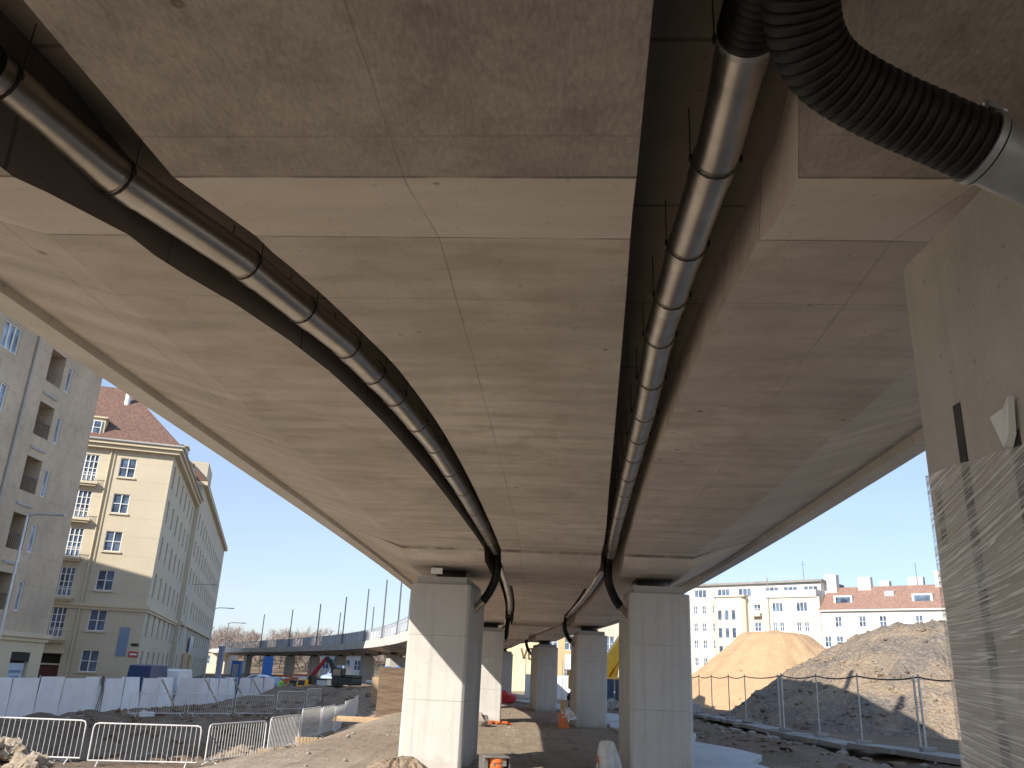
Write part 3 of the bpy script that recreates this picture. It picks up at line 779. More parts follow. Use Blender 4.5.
# ------------------------------------------------------------------ spoil heaps
def mound(name,label,cx,cy,rx,ry,h,flat,seed,mat,rough=.25,ridge=None,base=-.1,stones=0):
    n=120; vs=[];fs=[]
    for j in range(n+1):
        for i in range(n+1):
            u=-1.25+2.5*i/n; v=-1.25+2.5*j/n
            a=math.atan2(v,u); rad=math.hypot(u,v)/(1+.10*noise.noise(V((math.cos(a)*1.3,math.sin(a)*1.3,seed)))+.05*noise.noise(V((math.cos(a)*3.3,math.sin(a)*3.3,seed))))
            z=1-rad
            if z>0:
                z=min(z, flat+ (z-flat)*.18 if z>flat else z)
            z=z*h
            if ridge:
                for (dx,dy,w,hh) in ridge:
                    z+=hh*math.exp(-((u-dx)/w)**2-((v-dy)/w)**2)*(1 if z>-.2 else 0)
            x,y=cx+u*rx,cy+v*ry
            if z>0: z+=rough*.9*noise.noise(V((math.cos(a)*9,math.sin(a)*9,seed+rad*1.2)))*min(1,z/h*2.5)*(1-z/h)*1.6+rough*.5*(1-abs(noise.noise(V((x*.55,y*.55,seed))))*2)*min(1,z)
            z+=rough*(fbm(x,y,.35,seed)*.5+fbm(x,y,1.1,seed+3)*.35+fbm(x,y,3.,seed+6)*.16)*(1 if z>0 else .3)
            vs.append((u*rx,v*ry,max(z+base,-.6)))
    for j in range(n):
        for i in range(n): k=j*(n+1)+i; fs.append((k,k+1,k+n+2,k+n+1))
    m=MB(); m.add(vs,fs)
    if stones:
        rr=random.Random(5)
        for q in range(stones):
            p_=vs[rr.randrange(len(vs))]; r_=rr.choice([.03,.04,.05,.05,.06,.07,.09,.12,.16]); 
            if p_[2]>.05 and p_[1]<ry*.3: m.lump(p_,(r_*rr.uniform(.8,1.6),r_*rr.uniform(.7,1.2),r_*rr.uniform(.5,.9)),q,1,.55,0,2.2)
    o=m.build(name,mat,None,fixn=False,loc=(cx,cy,0)); o.data.polygons.foreach_set('use_smooth',[True]*len(o.data.polygons))
    return tag(o,label,'spoil heap')
mound('earth_heap','small heap of pale earth against the foot of the big sunlit column',-1.62,15.3,.62,.5,.36,.6,8.,M['spoil'],.09,base=.02)
mound('sand_heap','smooth flat-topped heap of yellow sand behind the wire fence',23.4,74,10.2,10.5,8.2,.72,2.,M['sand'],.24,stones=60)
mound('spoil_heap','rough brown heap of stony earth nearest the wire fence beside the wrapped column',24.2,46,13.0,12.6,7.5,.62,5.,M['spoil'],.42,ridge=[(.55,.15,.35,1.1),(-.02,.1,.18,.25)],stones=3600)

rr_=random.Random(12)
for i,(x,y,a_) in enumerate([(-11.9,22.6,.34),(-11.2,22.4,.26),(-12.5,23.1,.4)]):
    m=MB()
    for k in range(26):
        r_=rr_.uniform(.06,.2)*(1 if k else 1.6); m.lump((rr_.gauss(0,a_),rr_.gauss(0,a_*.8),r_*.3+max(0,.28-.5*rr_.random())),(r_*1.3,r_,r_*.9),k+i*40,2,.6,0,1.8)
    tag(m.build('earth_heap',M['ground'],None,loc=(x,y,gh(x,y)+.08)),['lumpy pale clods of earth heaped before the barrier at the frame corner','smaller heap of earth clods beside the barrier corner','lumpy earth clods at the very edge of the frame before the barrier'][i],'earth heap')
# ------------------------------------------------------------------ wire fence on the right
fen=thing('wire_fence','thin wire fence on pale posts along the broken pavement before the spoil heaps','fence',(FENCE[2][0],FENCE[2][1],.1))
fo=V((FENCE[2][0],FENCE[2][1],.1))
for i,(x,y) in enumerate(FENCE):
    hgt=2.08; m=MB(); w=.055 if i in(2,5) else .04
    m.tube([V((x,y,.0))-fo,V((x,y,.1+hgt))-fo],w*.6,8)
    if i in(2,5): m.tube([V((x-.12,y+.05,.0))-fo,V((x-.12,y+.05,.05+hgt))-fo],w*.6,8)
    m.build('post',M['galv'],fen,smooth=True)
    m=MB(); m.box(V((x+.05,y,.19))-fo,(.46,.2,.12),rnd.uniform(-.4,.4)); m.build('foot_block',M['slabc'],fen,bevel=.02)
m=MB()
for (a,b) in zip(FENCE,FENCE[1:]):
    pa=V((*a,2.10)); pb=V((*b,2.10)); sag=.09 if (pb-pa).length>2 else .04
    pts=[pa.lerp(pb,t/8)-V((0,0,sag*4*(t/8)*(1-t/8)))-fo for t in range(9)]
    m.tube(pts,.022,6)
m.build('top_rail',M['iron'],fen,smooth=True)

# ------------------------------------------------------------------ pedestrian barriers
def barrier_proto(L,label):
    th=thing('pedestrian_barrier',label,'barrier',(0,0,0),0,'steel pedestrian barriers on the dig')
    m=MB(); r=.021; z0,z1=.16,1.10; x=L/2; c=.12
    fr_=[(-x,0,z0),(-x,0,z1-c),(-x+.03,0,z1-.03),(-x+c,0,z1),(x-c,0,z1),(x-.03,0,z1-.03),(x,0,z1-c),(x,0,z0),(-x,0,z0)]
    m.tube(fr_,r,8,cap=False); m.build('frame',M['white_steel'],th,smooth=True)
    m=MB(); n=int(L/.135)
    for i in range(1,n):
        xx=-x+L*i/n; m.tube([(xx,0,z0),(xx,0,z1)],.0075,6)
    m.build('bars',M['white_steel'],th)
    for sg in(-1,1):
        m=MB(); m.tube([(sg*(x-.28),-.28,.02),(sg*(x-.28),0,.17),(sg*(x-.28),.28,.02)],.018,6); m.build('foot',M['white_steel'],th)
    return th
bp=None
def barriers(line,lab,L=2.3,first=0):
    global bp
    i=0
    for (a,b) in line:
        a=V((a[0],a[1],0)); b=V((b[0],b[1],0)); d=b-a; c=(a+b)/2
        z=gh(c.x,c.y)-(.06 if c.y<26 else 0); rz=math.atan2(d.y,d.x); l=lab[i]
        if bp is None: bp=barrier_proto(2.9,l); o=bp; o.location=(c.x,c.y,z); o.rotation_euler=(0,0,rz)
        else: o=dup(bp,(c.x,c.y,z),rz,l)
        o.scale=(d.length/2.95,1,1); i+=1
names=['white steel barrier cut by the frame edge in the nearest row','white steel barrier with a bent bar, second in the nearest row','white steel barrier third along in the nearest row','white barrier fourth along in the nearest row','white barrier fifth along where the nearest row starts to turn','white barrier sixth along, on the turn of the nearest row','white barrier seventh along, running away beside the track','white barrier eighth along, running away beside the track','white barrier ninth along, running away beside the track','white barrier last in the row beside the track']
line=[((-14.2,24.5),(-11.2,24.85)),((-11.05,24.9),(-8.25,25.5)),((-8.1,25.6),(-7.2,28.4)),((-7.15,28.6),(-6.85,31.5)),((-6.85,31.7),(-6.75,34.6)),((-6.75,34.8),(-6.8,37.7)),((-6.8,37.9),(-6.95,40.8)),((-6.95,41.),(-7.2,43.9)),((-7.2,44.1),(-7.5,47)),((-7.5,47.2),(-7.8,50.1))]
barriers(line,names)
l2=[((-18.2,44.5),(-16.2,46.8)),((-16.1,46.9),(-14.3,48.6)),((-14.2,48.7),(-12.5,50.3)),((-12.4,50.4),(-11.4,53)),((-11.35,53.2),(-11.1,56.2))]
barriers(l2,['grey barrier before the white hoarding, %s in the far row'%ORD[i] for i in range(5)])

# ------------------------------------------------------------------ white hoarding
HL=[(-26.4,30),(-25.3,44),(-24.6,55),(-23.5,66),(-23.2,80),(-23.4,94)]
def hx(y): return tab([(b,a) for a,b in HL],y)
hoard=thing('site_hoarding','long white sheet hoarding screening the street from the dig','hoarding',(hx(40),40,-1.5)); ho=V((hx(40),40,-1.5))
y=30.; i=0
while y<93:
    L=2.35; a=V((hx(y),y,-1.5)); b=V((hx(y+L),y+L,-1.5)); lean=rnd.uniform(-.05,.05)*(1 if y<58 else 3.2); n=(b-a).cross(V((0,0,1))).normalized()
    m=MB(); seg=14; top=2.0+rnd.uniform(-.06,.05)
    vs=[];fs=[]
    for k in range(seg*2+1):
        t=k/(seg*2); p=a.lerp(b,t*.985)-ho; w=.018*(1 if k%2 else -1)
        for z in(-.25,top):
            sk=(z+.25)*.06*(1 if 62<y<82 else 0)
            vs.append((p.x+n.x*(w+lean*z),p.y+n.y*(w+lean*z)+sk,z))
    for k in range(seg*2): fs.append((2*k,2*k+2,2*k+3,2*k+1))
    m.add(vs,fs); o=m.build('panel',M['hoard'],hoard,fixn=False); so=o.modifiers.new('Solid','SOLIDIFY'); so.thickness=.006
    m=MB(); q=a-ho; m.beam(q+V((-.05,0,-.3)),q+V((-.05,0,top+.06)),.06); m.build('post',M['grey_steel'],hoard)
    y+=L; i+=1
for yy in (63,71,78,84): # raking props on the dig side
    m=MB(); q=V((hx(yy),yy,-1.5))-ho; m.beam(q+V((.05,0,1.9)),q+V((1.9,-1.2,-.1)),.08); m.build('prop',M['wood'],hoard)
m=MB(); q=V((hx(55.2)+.1,55.2,-1.5))-ho
for dx in(-.12,.0,.14): m.tube([q+V((.05,dx*.5,2.05)),q+V((.12,dx,1.2)),q+V((.05,dx*2.4,.0))],.025,6)
m.lump(q+V((.06,0,1.85)),(.08,.14,.3),3); tag(m.build('climber',M['bark'],None,loc=ho),'dry tangled creeper hanging over the middle of the white hoarding','creeper')

# ------------------------------------------------------------------ buildings
def window_mesh(w,h,nx_,nz_,depth=.10,fw=.07,bar=.045):
    f=MB(); f.b2(-w/2,w/2,depth-.04,depth+.05,0,fw); f.b2(-w/2,w/2,depth-.04,depth+.05,h-fw,h)
    f.b2(-w/2,-w/2+fw,depth-.04,depth+.05,fw,h-fw); f.b2(w/2-fw,w/2,depth-.04,depth+.05,fw,h-fw)
    for i in range(1,nx_): x=-w/2+w*i/nx_; f.b2(x-bar,x+bar,depth-.03,depth+.04,fw,h-fw)
    for i in range(1,nz_): z=h*i/nz_ if nz_!=2 else h*.5; f.b2(-w/2+fw,w/2-fw,depth-.02,depth+.03,z-bar*.7,z+bar*.7)
    g=MB(); g.b2(-w/2+.01,w/2-.01,depth+.06,depth+.08,.01,h-.01)
    return f,g
PROTO={}
def window(parent,kind,x,y,z,rz,glass='glass',sill=None,name='window'):
    """kind=(w,h,nx,nz); wall plane at (x,y) facing local -y turned by rz"""
    key=(kind,glass,sill,name)
    if key not in PROTO:
        f,g=window_mesh(*kind); o=f.build(name,M['wframe'],parent); g.build('glass',M[glass],o)
        if sill:
            s_=MB(); s_.b2(-kind[0]/2-.14,kind[0]/2+.14,-.12,.1,-.13,-.005); s_.build('sill',M[sill],o)
        PROTO[key]=o; o.location=(x,y,z)
    else: o=dup_part(PROTO[key],(x,y,z),parent)
    o.rotation_euler=(0,0,rz); return o
def wall(mb,x0,x1,z0,z1,holes,T,rev=.25,mi=0):
    """wall plane with real openings; T maps (along,depth,z) -> xyz"""
    xs_=sorted(set([x0,x1]+[h for q in holes for h in(q[0],q[1])])); zs_=sorted(set([z0,z1]+[h for q in holes for h in(q[2],q[3])]))
    for a,b in zip(xs_,xs_[1:]):
        for c,d in zip(zs_,zs_[1:]):
            mx,mz=(a+b)/2,(c+d)/2
            if any(h[0]<mx<h[1] and h[2]<mz<h[3] for h in holes): continue
            mb.add([T(a,0,c),T(b,0,c),T(b,0,d),T(a,0,d)],[(0,1,2,3)],mi)
    for h in holes:
        r=h[4] if len(h)>4 else rev; a,b,c,d=h[:4]
        mb.add([T(a,0,c),T(b,0,c),T(b,0,d),T(a,0,d),T(a,r,c),T(b,r,c),T(b,r,d),T(a,r,d)],[(0,4,5,1),(1,5,6,2),(2,6,7,3),(3,7,4,0)],mi)
        if len(h)>5: mb.add([T(a,r,c),T(b,r,c),T(b,r,d),T(a,r,d)],[(0,1,2,3)],h[5])
def wquad(mb,w,z0,z1,pts,mi=0):
    for a,b in zip(pts,pts[1:]): mb.add([(a[0],a[1],z0),(b[0],b[1],z0),(b[0],b[1],z1),(a[0],a[1],z1)],[(0,1,2,3)],mi)

# grey apartment house, facade in the plane X=-32 facing +x ; local: origin at (-32,62), along -y
gb=thing('grey_apartment_house','weathered grey plaster apartment house with dark loggias and a shop below','building',(-32,62,-1.5))
# local axes: along a = world -y ; depth = world -x
TG=lambda a,d,z:(-d,-a,z)
GH=24.4; zb_=[5.8,9.6,13.4,17.2,21.0]
holes=[];wins=[]
for z in zb_:
    holes.append((5.5,7.45,z+.0,z+2.3,1.5,1))                      # loggia
    wins.append(((.62,1.9,1,1),4.55,z+.05,'glass_pale')); wins.append(((1.9,1.75,3,1),12.2,z-.4+.7,'glass_pale'))
    wins.append(((1.9,1.75,3,1),17.2,z+.3,'glass_pale')); wins+=[((1.9,1.75,3,1),a_,z+.3,'glass_pale') for a_ in (22,27,32,37,42,47,52,56.5)]
for k,a,z,gl in wins: holes.append((a-k[0]/2,a+k[0]/2,z,z+k[1],.22))
m=MB(); wall(m,0,59,4.4,GH,holes,TG,.22)
# ground floor openings: shop window, doorway
gholes=[(1.6,3.9,.4,3.3,.35,1),(5.6,8.6,.4,3.3,.35,1),(11,14,.5,3.3,.35,1),(16,18,.1,3.0,.35,1),(20,24,.5,3.3,.35,1),(27,31,.5,3.3,.35,1),(34,38,.5,3.3,.35,1),(42,44,.1,3.,.35,1),(48,52,.5,3.3,.35,1)]
m.build('wall',[M['grey_plaster'],M['dark_in']],gb,fixn=False)
m=MB(); wall(m,0,59,-.6,4.4,gholes,TG,.35)
m.add([(0,0,-.6),(-30,0,-.6),(-30,0,4.4),(0,0,4.4)],[(0,1,2,3)]); m.build('shop_front_wall',[M['yellow_trim'],M['dark_in']],gb,fixn=False)
m=MB(); m.add([(0,0,4.4),(-30,0,4.4),(-30,0,GH),(0,0,GH)],[(0,1,2,3)]); m.add([(0,-59,-.6),(-30,-59,-.6),(-30,-59,GH),(0,-59,GH)],[(0,1,2,3)]); m.add([(-30,0,-.6),(-30,-59,-.6),(-30,-59,GH),(-30,0,GH)],[(0,1,2,3)]); m.add([(0,0,GH),(-30,0,GH),(-30,-59,GH),(0,-59,GH)],[(0,1,2,3)]); m.build('side_wall',M['grey_plaster'],gb,fixn=False)
m=MB(); m.b2(.28,-30.2,.3,-59.2,4.25,4.55); m.b2(.14,-30.1,.14,-59.1,4.0,4.25); m.build('cornice',M['yellow_trim'],gb)
m=MB(); m.b2(.45,-30.4,.35,-59.4,GH-.02,GH+.35); m.build('eaves',M['grey_plaster'],gb)
m=MB(); m.tube([(.45,-.2,GH-.1),(.35,.15,GH-.2),(.2,.3,GH-.6)],.14,8); m.build('gutter_outlet',M['iron'],gb)
for k,a,z,gl in wins: window(gb,k,0,-a,z,R(90),gl)
for z in zb_[:-1]:
    m=MB(); m.b2(-.02,.09,-5.55,-7.4,z+2.85,z+3.02); m.build('ledge',M['cap'],gb)
    m=MB(); m.b2(-.10,-.06,-5.55,-7.4,z+.95,z+1.02)
    for q in range(9): m.beam((-.08,-5.6-q*.22,z),(-.08,-5.6-q*.22,z+.98),.02)
    m.build('loggia_railing',M['iron'],gb)
m=MB(); m.tube([(.09,-9.4,4.5),(.09,-9.4,GH)],.08,8); m.build('drainpipe',M['cap'],gb)
m=MB(); m.b2(-.2,-.24,-1.7,-3.8,.5,2.6); pb=m.build('shop_poster',M['poster'],gb)
m=MB(); m.b2(-.17,-.196,-2.0,-3.4,2.0,2.15); m.b2(-.17,-.196,-2.2,-3.2,1.65,1.78); m.build('poster_lettering',M['blue_sign'],pb)
m=MB(); m.b2(.02,-.2,-1.65,-3.85,2.75,3.25); m.build('shop_sign',M['dark_in'],gb)

# yellow corner house
YA=R(15)
yh=thing('yellow_corner_house','pale yellow corner apartment house with red tiled hip roof and white windows','building',(-32.7,80,-1.5),YA)
YE=22.4
TF=lambda a,d,z:(-a,d,z)       # front: along a to the left
TS=lambda a,d,z:(-d,a,z)       # side: along a away
yz=[2.0,5.5,9.05,12.6,16.15,19.6]
fh=[];fw_=[]
for i,z in enumerate(yz):
    fw_.append(((1.45,1.85,2,2),3.95,z-.05,'glass')); 
    if i>0:
        fw_.append(((1.55,2.6,4,4),7.35,z-.75,'glass'))
    else: fh.append((6.3,8.4,-.1,3.35,.5,1))
    for a in (11,14.5,18): fw_.append(((1.45,1.85,2,2),a,z-.05,'glass'))
for k,a,z,gl in fw_: fh.append((a-k[0]/2,a+k[0]/2,z,z+k[1],.16))
sh=[];sw=[]
for i,z in enumerate(yz):
    for a in [2.6,7.2,11.8,16.4,21,25.4]: sw.append(((1.25,2.1,2,2),a,z-.15,'glass_dark'))
for k,a,z,gl in sw: sh.append((a-k[0]/2,a+k[0]/2,z,z+k[1],.2))
m=MB(); wall(m,0,22,-.6,YE,fh,TF,.16); m.build('front_wall',[M['yellow_plaster'],M['dark_in']],yh,fixn=False)
sh=[(*q[:4],.34) for q in sh]
m=MB(); wall(m,0,28.2,-.6,YE,sh,TS,.2); m.add([(-22,0,-.6),(-22,28.2,-.6),(-22,28.2,YE),(-22,0,YE)],[(0,1,2,3)]); m.add([(0,28.2,-.6),(-22,28.2,-.6),(-22,28.2,YE),(0,28.2,YE)],[(0,1,2,3)]); m.build('side_wall',[M['yellow_side'],M['dark_in']],yh,fixn=False)
for k,a,z,gl in fw_: window(yh,k,-a,0,z,0,gl,'yellow_trim')
for k,a,z,gl in sw: window(yh,k,-.12,a,z,R(90),'glass_dark','yellow_trim')
m=MB(); m.b2(-22.3,.28,-.28,28.2,7.55,7.85); m.b2(-22.2,.16,-.16,28.2,7.3,7.55); m.build('string_course',M['yellow_trim'],yh)
m=MB(); m.b2(-22.6,.75,-.75,28.2,YE+.12,YE+.5); m.b2(-22.5,.5,-.5,28.2,YE-.25,YE+.12); m.build('cornice',M['yellow_trim'],yh)
m=MB(); m.tube([(-22.6,-.85,YE+.5),(.85,-.85,YE+.5),(.85,28.3,YE+.5)],.10,8); m.build('gutter',M['cap'],yh)
for i,z in enumerate(yz):
    if i>=1:
        m=MB(); m.b2(-8.5,-6.2,-.62,-.003,z-1.02,z-.82); m.b2(-8.35,-6.35,-.5,-.003,z-1.2,z-1.02); bl=m.build('balcony',M['yellow_trim'],yh)
        m=MB()
        for q in range(15): m.beam((-8.3+q*.14,-.55,z-.82),(-8.3+q*.14,-.55,z+.05),.02)
        m.beam((-8.35,-.55,z+.05),(-6.3,-.55,z+.05),.04); m.build('railing',M['wframe'],bl)
m=MB(); m.tube([(-5.6,-.1,0),(-5.6,-.1,YE)],.07,8); m.tube([(-5.25,-.08,0),(-5.25,-.08,YE)],.04,8); m.build('drainpipe',M['yellow_trim'],yh)
m=MB(); m.b2(-8.3,-6.4,.3,.36,0,2.3); m.build('entrance_door',plain('dark_red_door',(.10,.03,.025),.5),yh)
m=MB(); m.b2(-8.6,-6.1,-.25,-.003,3.4,3.65); m.b2(-8.38,-6.32,.25,.40,2.4,2.55); m.build('door_canopy',M['yellow_trim'],yh)
# hip roof with uv in metres
def roof_quad(mb,pts):
    a,b=V(pts[0]),V(pts[1]); u=(b-a).normalized(); n=u.cross(V(pts[2])-a).normalized(); w=n.cross(u)
    mb.add(pts,[tuple(range(len(pts)))],0,[((V(p)-a).dot(u),(V(p)-a).dot(w)) for p in pts])
RH=YE+7.9; e=.7
m=MB(); ax=-6.4
roof_quad(m,[(-22.5,-e,YE+.5),(e,-e,YE+.5),(ax,6.8,RH),(-15.8,6.8,RH)])
roof_quad(m,[(e,-e,YE+.5),(e,28.2,YE+.5),(ax,28.2,RH),(ax,6.8,RH)])
roof_quad(m,[(-22.5,28.2,YE+.5),(-22.5,-e,YE+.5),(-15.8,6.8,RH),(-15.8,28.2,RH)])
roof_quad(m,[(-15.8,6.8,RH),(ax,6.8,RH),(ax,28.2,RH),(-15.8,28.2,RH)])
m.add([(e,28.2,YE+.5),(-22.5,28.2,YE+.5),(-15.8,28.2,RH),(ax,28.2,RH)],[(0,1,2,3)])
m.build('roof',M['tiles'],yh,fixn=False)
def dormer(parent,x,y,z,rz,w,h,dp):
    m=MB(); m.b2(-w/2,w/2,.0,dp,0,h); m.b2(-w/2-.15,w/2+.15,-.2,dp,h,h+.14); o=m.build('dormer',M['yellow_trim'],parent); o.location=(x,y,z); o.rotation_euler=(0,0,rz)
    f,g=window_mesh(w*.72,h*.7,2,2,-.09); 
    a=f.build('window',M['wframe'],o); a.location=(0,0,h*.16); b=MB(); b.b2(-w*.35,w*.35,-.06,-.004,h*.17,h*.85); b.build('glass',M['glass'],o)
dormer(yh,-7.7,.1,YE+.75,0,2.0,1.95,3); dormer(yh,.05,9.,YE+.75,R(90),2.,1.9,3); dormer(yh,-12,.1,YE+.75,0,2.0,1.95,3); dormer(yh,.05,18.,YE+.75,R(90),2.,1.9,3)
m=MB(); m.tube([(-6.0,4.6,YE+5.),(-6.0,4.6,RH+.4)],.28,10); m.tube([(-6.0,4.6,RH+.4),(-6.0,4.6,RH+.55)],.36,10); m.build('vent_pipe',M['white_paint'],yh,smooth=True)
m=MB(); m.b2(-6.6,-5.2,11,12.2,YE+4,RH+1.4); m.build('chimney',M['yellow_trim'],yh)
# street signs on its wall
m=MB(); m.b2(-1.9,-1.05,-.06,-.003,3.4,5.9); m.build('banner_board',M['blue_sign'],yh)
m=MB(); m.b2(-.82,.0,-.05,-.003,3.35,3.85); s_=m.build('street_sign',M['red_sign'],yh); m=MB(); m.b2(-.70,-.12,-.06,-.052,3.53,3.67); m.build('sign_lettering',M['white_paint'],s_)
m=MB(); m.b2(-.75,-.12,-.05,-.003,4.3,4.55); m.build('house_plate',M['iron'],yh)

# longer house continuing the street
ly=thing('long_street_house','long pale yellow apartment house continuing the row behind the corner house','building',V((-32.7,80,-1.5))+Matrix.Rotation(YA,3,'Z')@V((.55,28.25,0)),YA)
sh=[];sw=[]
for i,z in enumerate(yz):
    for a in [3+5.0*q for q in range(13)]: sw.append(((1.4,2.1,2,2),a,z-.15,'glass_dark'))
for k,a,z,gl in sw: sh.append((a-k[0]/2,a+k[0]/2,z,z+k[1],.2))
m=MB(); wall(m,0,68,-.6,YE+2.6,sh,TS,.2); m.add([(0,0,-.6),(-22,0,-.6),(-22,0,YE+2.6),(0,0,YE+2.6)],[(0,1,2,3)]); m.add([(0,68,-.6),(-22,68,-.6),(-22,68,YE+2.6),(0,68,YE+2.6)],[(0,1,2,3)]); m.add([(-22,0,-.6),(-22,68,-.6),(-22,68,YE+2.6),(-22,0,YE+2.6)],[(0,1,2,3)]); m.build('wall',[M['yellow_side'],M['dark_in']],ly,fixn=False)
for k,a,z,gl in sw: window(ly,k,-.1,a,z,R(90),'glass_dark')
m=MB(); m.b2(-22.2,.3,0.02,68.2,7.5,7.9); m.b2(-22.6,.55,-.2,68.5,YE+2.5,YE+3.0); m.build('cornice',M['yellow_trim'],ly)
m=MB(); roof_quad(m,[(.6,-.2,YE+3.0),(.6,68.5,YE+3.0),(-4.5,68.5,YE+7.6),(-4.5,-.2,YE+7.6)]); m.add([(-4.5,-.2,YE+7.6),(-4.5,68.5,YE+7.6),(-22.6,68.5,YE+7.6),(-22.6,-.2,YE+7.6)],[(0,1,2,3)]); m.add([(.6,-.2,YE+3.0),(-4.5,-.2,YE+7.6),(-22.6,-.2,YE+7.6),(-22.6,-.2,YE+3.0)],[(0,1,2,3)]); m.build('roof',M['tiles'],ly,fixn=False)
m=MB(); m.b2(-3.6,.1,2.,9.5,YE+3.0,YE+6.0); m.build('attic_block',M['yellow_side'],ly)
m=MB(); m.b2(-.003,.35,9,14,0,4.2); m.build('shop_portal',M['ochre_plaster'],ly)
m=MB(); m.b2(-.003,.35,20,24,0,4.2); m.build('shop_portal',M['ochre_plaster'],ly)
m=MB(); m.b2(.36,.42,15,19,4.6,6.6); m.build('shop_sign',M['poster'],ly)

# ------- houses across the spoil heaps
RB=R(-42); RO=V((56,150,0))
TR=lambda a,d,z:(a,d,z)
import itertools
def px_local(t30):  # stretch from the measured -30 degree facade to the -42 degree one
    return t30*1.09 if t30<0 else t30*1.02
cb=thing('cream_apartment_block','cream apartment block with set-back top storey and dark balcony rail beyond the sand heap','building',RO,RB)
ws=[]
for z in (14.6,11.4,8.3,5.1):
    for a in (-24.9,-23.2,-21.2): ws.append(((.85,1.5,2,2),px_local(a+2),z,'glass'))
    ws.append(((1.3,1.6,2,2),px_local(-11.2),z,'glass'))
    if z>14: ws+= [((2.0,1.6,3,1),px_local(-7.6),z+.2,'glass'),((2.0,1.6,3,1),px_local(-3.45),z+.2,'glass')]
    else:
        for a in (-8.2,-7.0,-4.1,-2.8): ws.append(((.8,1.6,2,2),px_local(a),z,'glass'))
hl=[(a-k[0]/2,a+k[0]/2,z,z+k[1],.2) for k,a,z,gl in ws]
m=MB(); wall(m,-29,-.5,-.6,17.3,hl,TR,.2); m.add([(-29,0,-.6),(-29,12,-.6),(-29,12,17.3),(-29,0,17.3)],[(0,1,2,3)]); m.add([(-.5,0,-.6),(-.5,12,-.6),(-.5,12,17.3),(-.5,0,17.3)],[(0,1,2,3)]); m.add([(-29,0,17.3),(-.5,0,17.3),(-.5,12,17.3),(-29,12,17.3)],[(0,1,2,3)]); m.build('wall',M['cream_plaster'],cb,fixn=False)
for k,a,z,gl in ws: window(cb,k,a,0,z,0,gl)
m=MB(); bx0,bx1=-20.3,-14.0; pts=[(bx0,-.003),(bx0,-.9),(bx0+.6,-1.5),(bx1-.6,-1.5),(bx1,-.9),(bx1,-.003)]
m.prism(pts,-.6,17.5); by=m.build('bay',M['cream_plaster'],cb)
for z in (13.4,10.2,7.0):
    for a in (-19.0,-17.6,-16.2):
        m=MB(); m.b2(a-.35,a+.35,-1.53,-1.503,z,z+1.7); w_=m.build('bay_window',M['glass'],by)
m=MB(); m.b2(bx0-.2,bx1+.2,-1.75,.1,17.5,17.8); m.build('bay_cornice',M['cream_plaster'],by)
ws=[((2.6,1.5,3,1),a,17.9,'glass') for a in (-25,-20,-15.6,-10.2,-6.6,-2.8)]
hl=[(a-k[0]/2,a+k[0]/2,z,z+k[1],.15) for k,a,z,gl in ws]
m=MB(); wall(m,-28.,-.9,17.3,20.1,hl,lambda a,d,z:(a,d+2.2,z),.15); m.add([(-.9,2.2,17.3),(-.9,12,17.3),(-.9,12,20.1),(-.9,2.2,20.1)],[(0,1,2,3)]); m.add([(-28,2.2,17.3),(-28,12,17.3),(-28,12,20.1),(-28,2.2,20.1)],[(0,1,2,3)]); m.build('attic_storey',M['white_plaster'],cb,fixn=False)
for k,a,z,gl in ws: window(cb,k,a,2.2,z,0,gl)
m=MB(); m.b2(-28.5,-.5,1.6,12.5,20.1,20.5); m.build('flat_roof',M['flatroof'],cb)
m=MB(); m.b2(-10.4,-.9,-.35,-.28,17.35,18.55); m.b2(-.95,-.88,-.3,2.1,17.35,18.55); m.build('balcony_rail',M['grey_steel'],cb)
m=MB(); m.b2(-12.9,-11.3,-.9,-.003,14.0,14.2); m.b2(-12.9,-11.3,-.9,-.84,14.2,15.1); m.build('balcony',M['cream_plaster'],cb)
m=MB(); m.tube([(-9.9,-.1,0),(-9.9,-.1,21)],.09,6); m.tube([(-20.7,-.1,0),(-20.7,-.1,17)],.09,6); m.build('drainpipe',M['flatroof'],cb)
m=MB(); m.b2(-.9,1.2,4,5.5,17,21.5); m.build('chimney',M['white_plaster'],cb)
m=MB(); m.tube([(-5.5,6,20.5),(-5.5,6,24.5)],.05,5); m.beam((-6.1,6,23.8),(-4.9,6,23.8),.05); m.build('aerial',M['post'],cb)
m=MB()
for a in range(-26,-4,2): m.beam((a,4,20.5),(a,4,21.5),.05)
m.beam((-26,4,21.5),(-6,4,21.5),.05); m.build('roof_rail',M['grey_steel'],cb)

wb=thing('white_apartment_house','white apartment house with pale red tiled roof and chimneys beyond the stony heap','building',RO+Matrix.Rotation(RB,3,'Z')@V((-.45,.1,0)),RB)
ws=[]
for z in (12.1,8.8,5.5):
    for a in (2.9,6.9,10.2,15.8,20.4,25,30): ws.append(((1.15,1.8,2,2),a*1.02,z,'glass'))
for z in (8.8,5.5): ws.append(((1.15,1.8,2,2),.95,z,'glass'))
hl=[(a-k[0]/2,a+k[0]/2,z,z+k[1],.2) for k,a,z,gl in ws]
m=MB(); wall(m,0,34,-.6,14.7,hl,TR,.2); m.add([(0,0,-.6),(0,12,-.6),(0,12,14.7),(0,0,14.7)],[(0,1,2,3)]); m.add([(34,0,-.6),(34,12,-.6),(34,12,14.7),(34,0,14.7)],[(0,1,2,3)]); m.build('wall',M['white_plaster'],wb,fixn=False)
for k,a,z,gl in ws: window(wb,k,a,0,z,0,gl)
m=MB(); m.b2(0,34,-.45,.3,14.7,15.0); m.build('eaves',M['white_plaster'],wb)
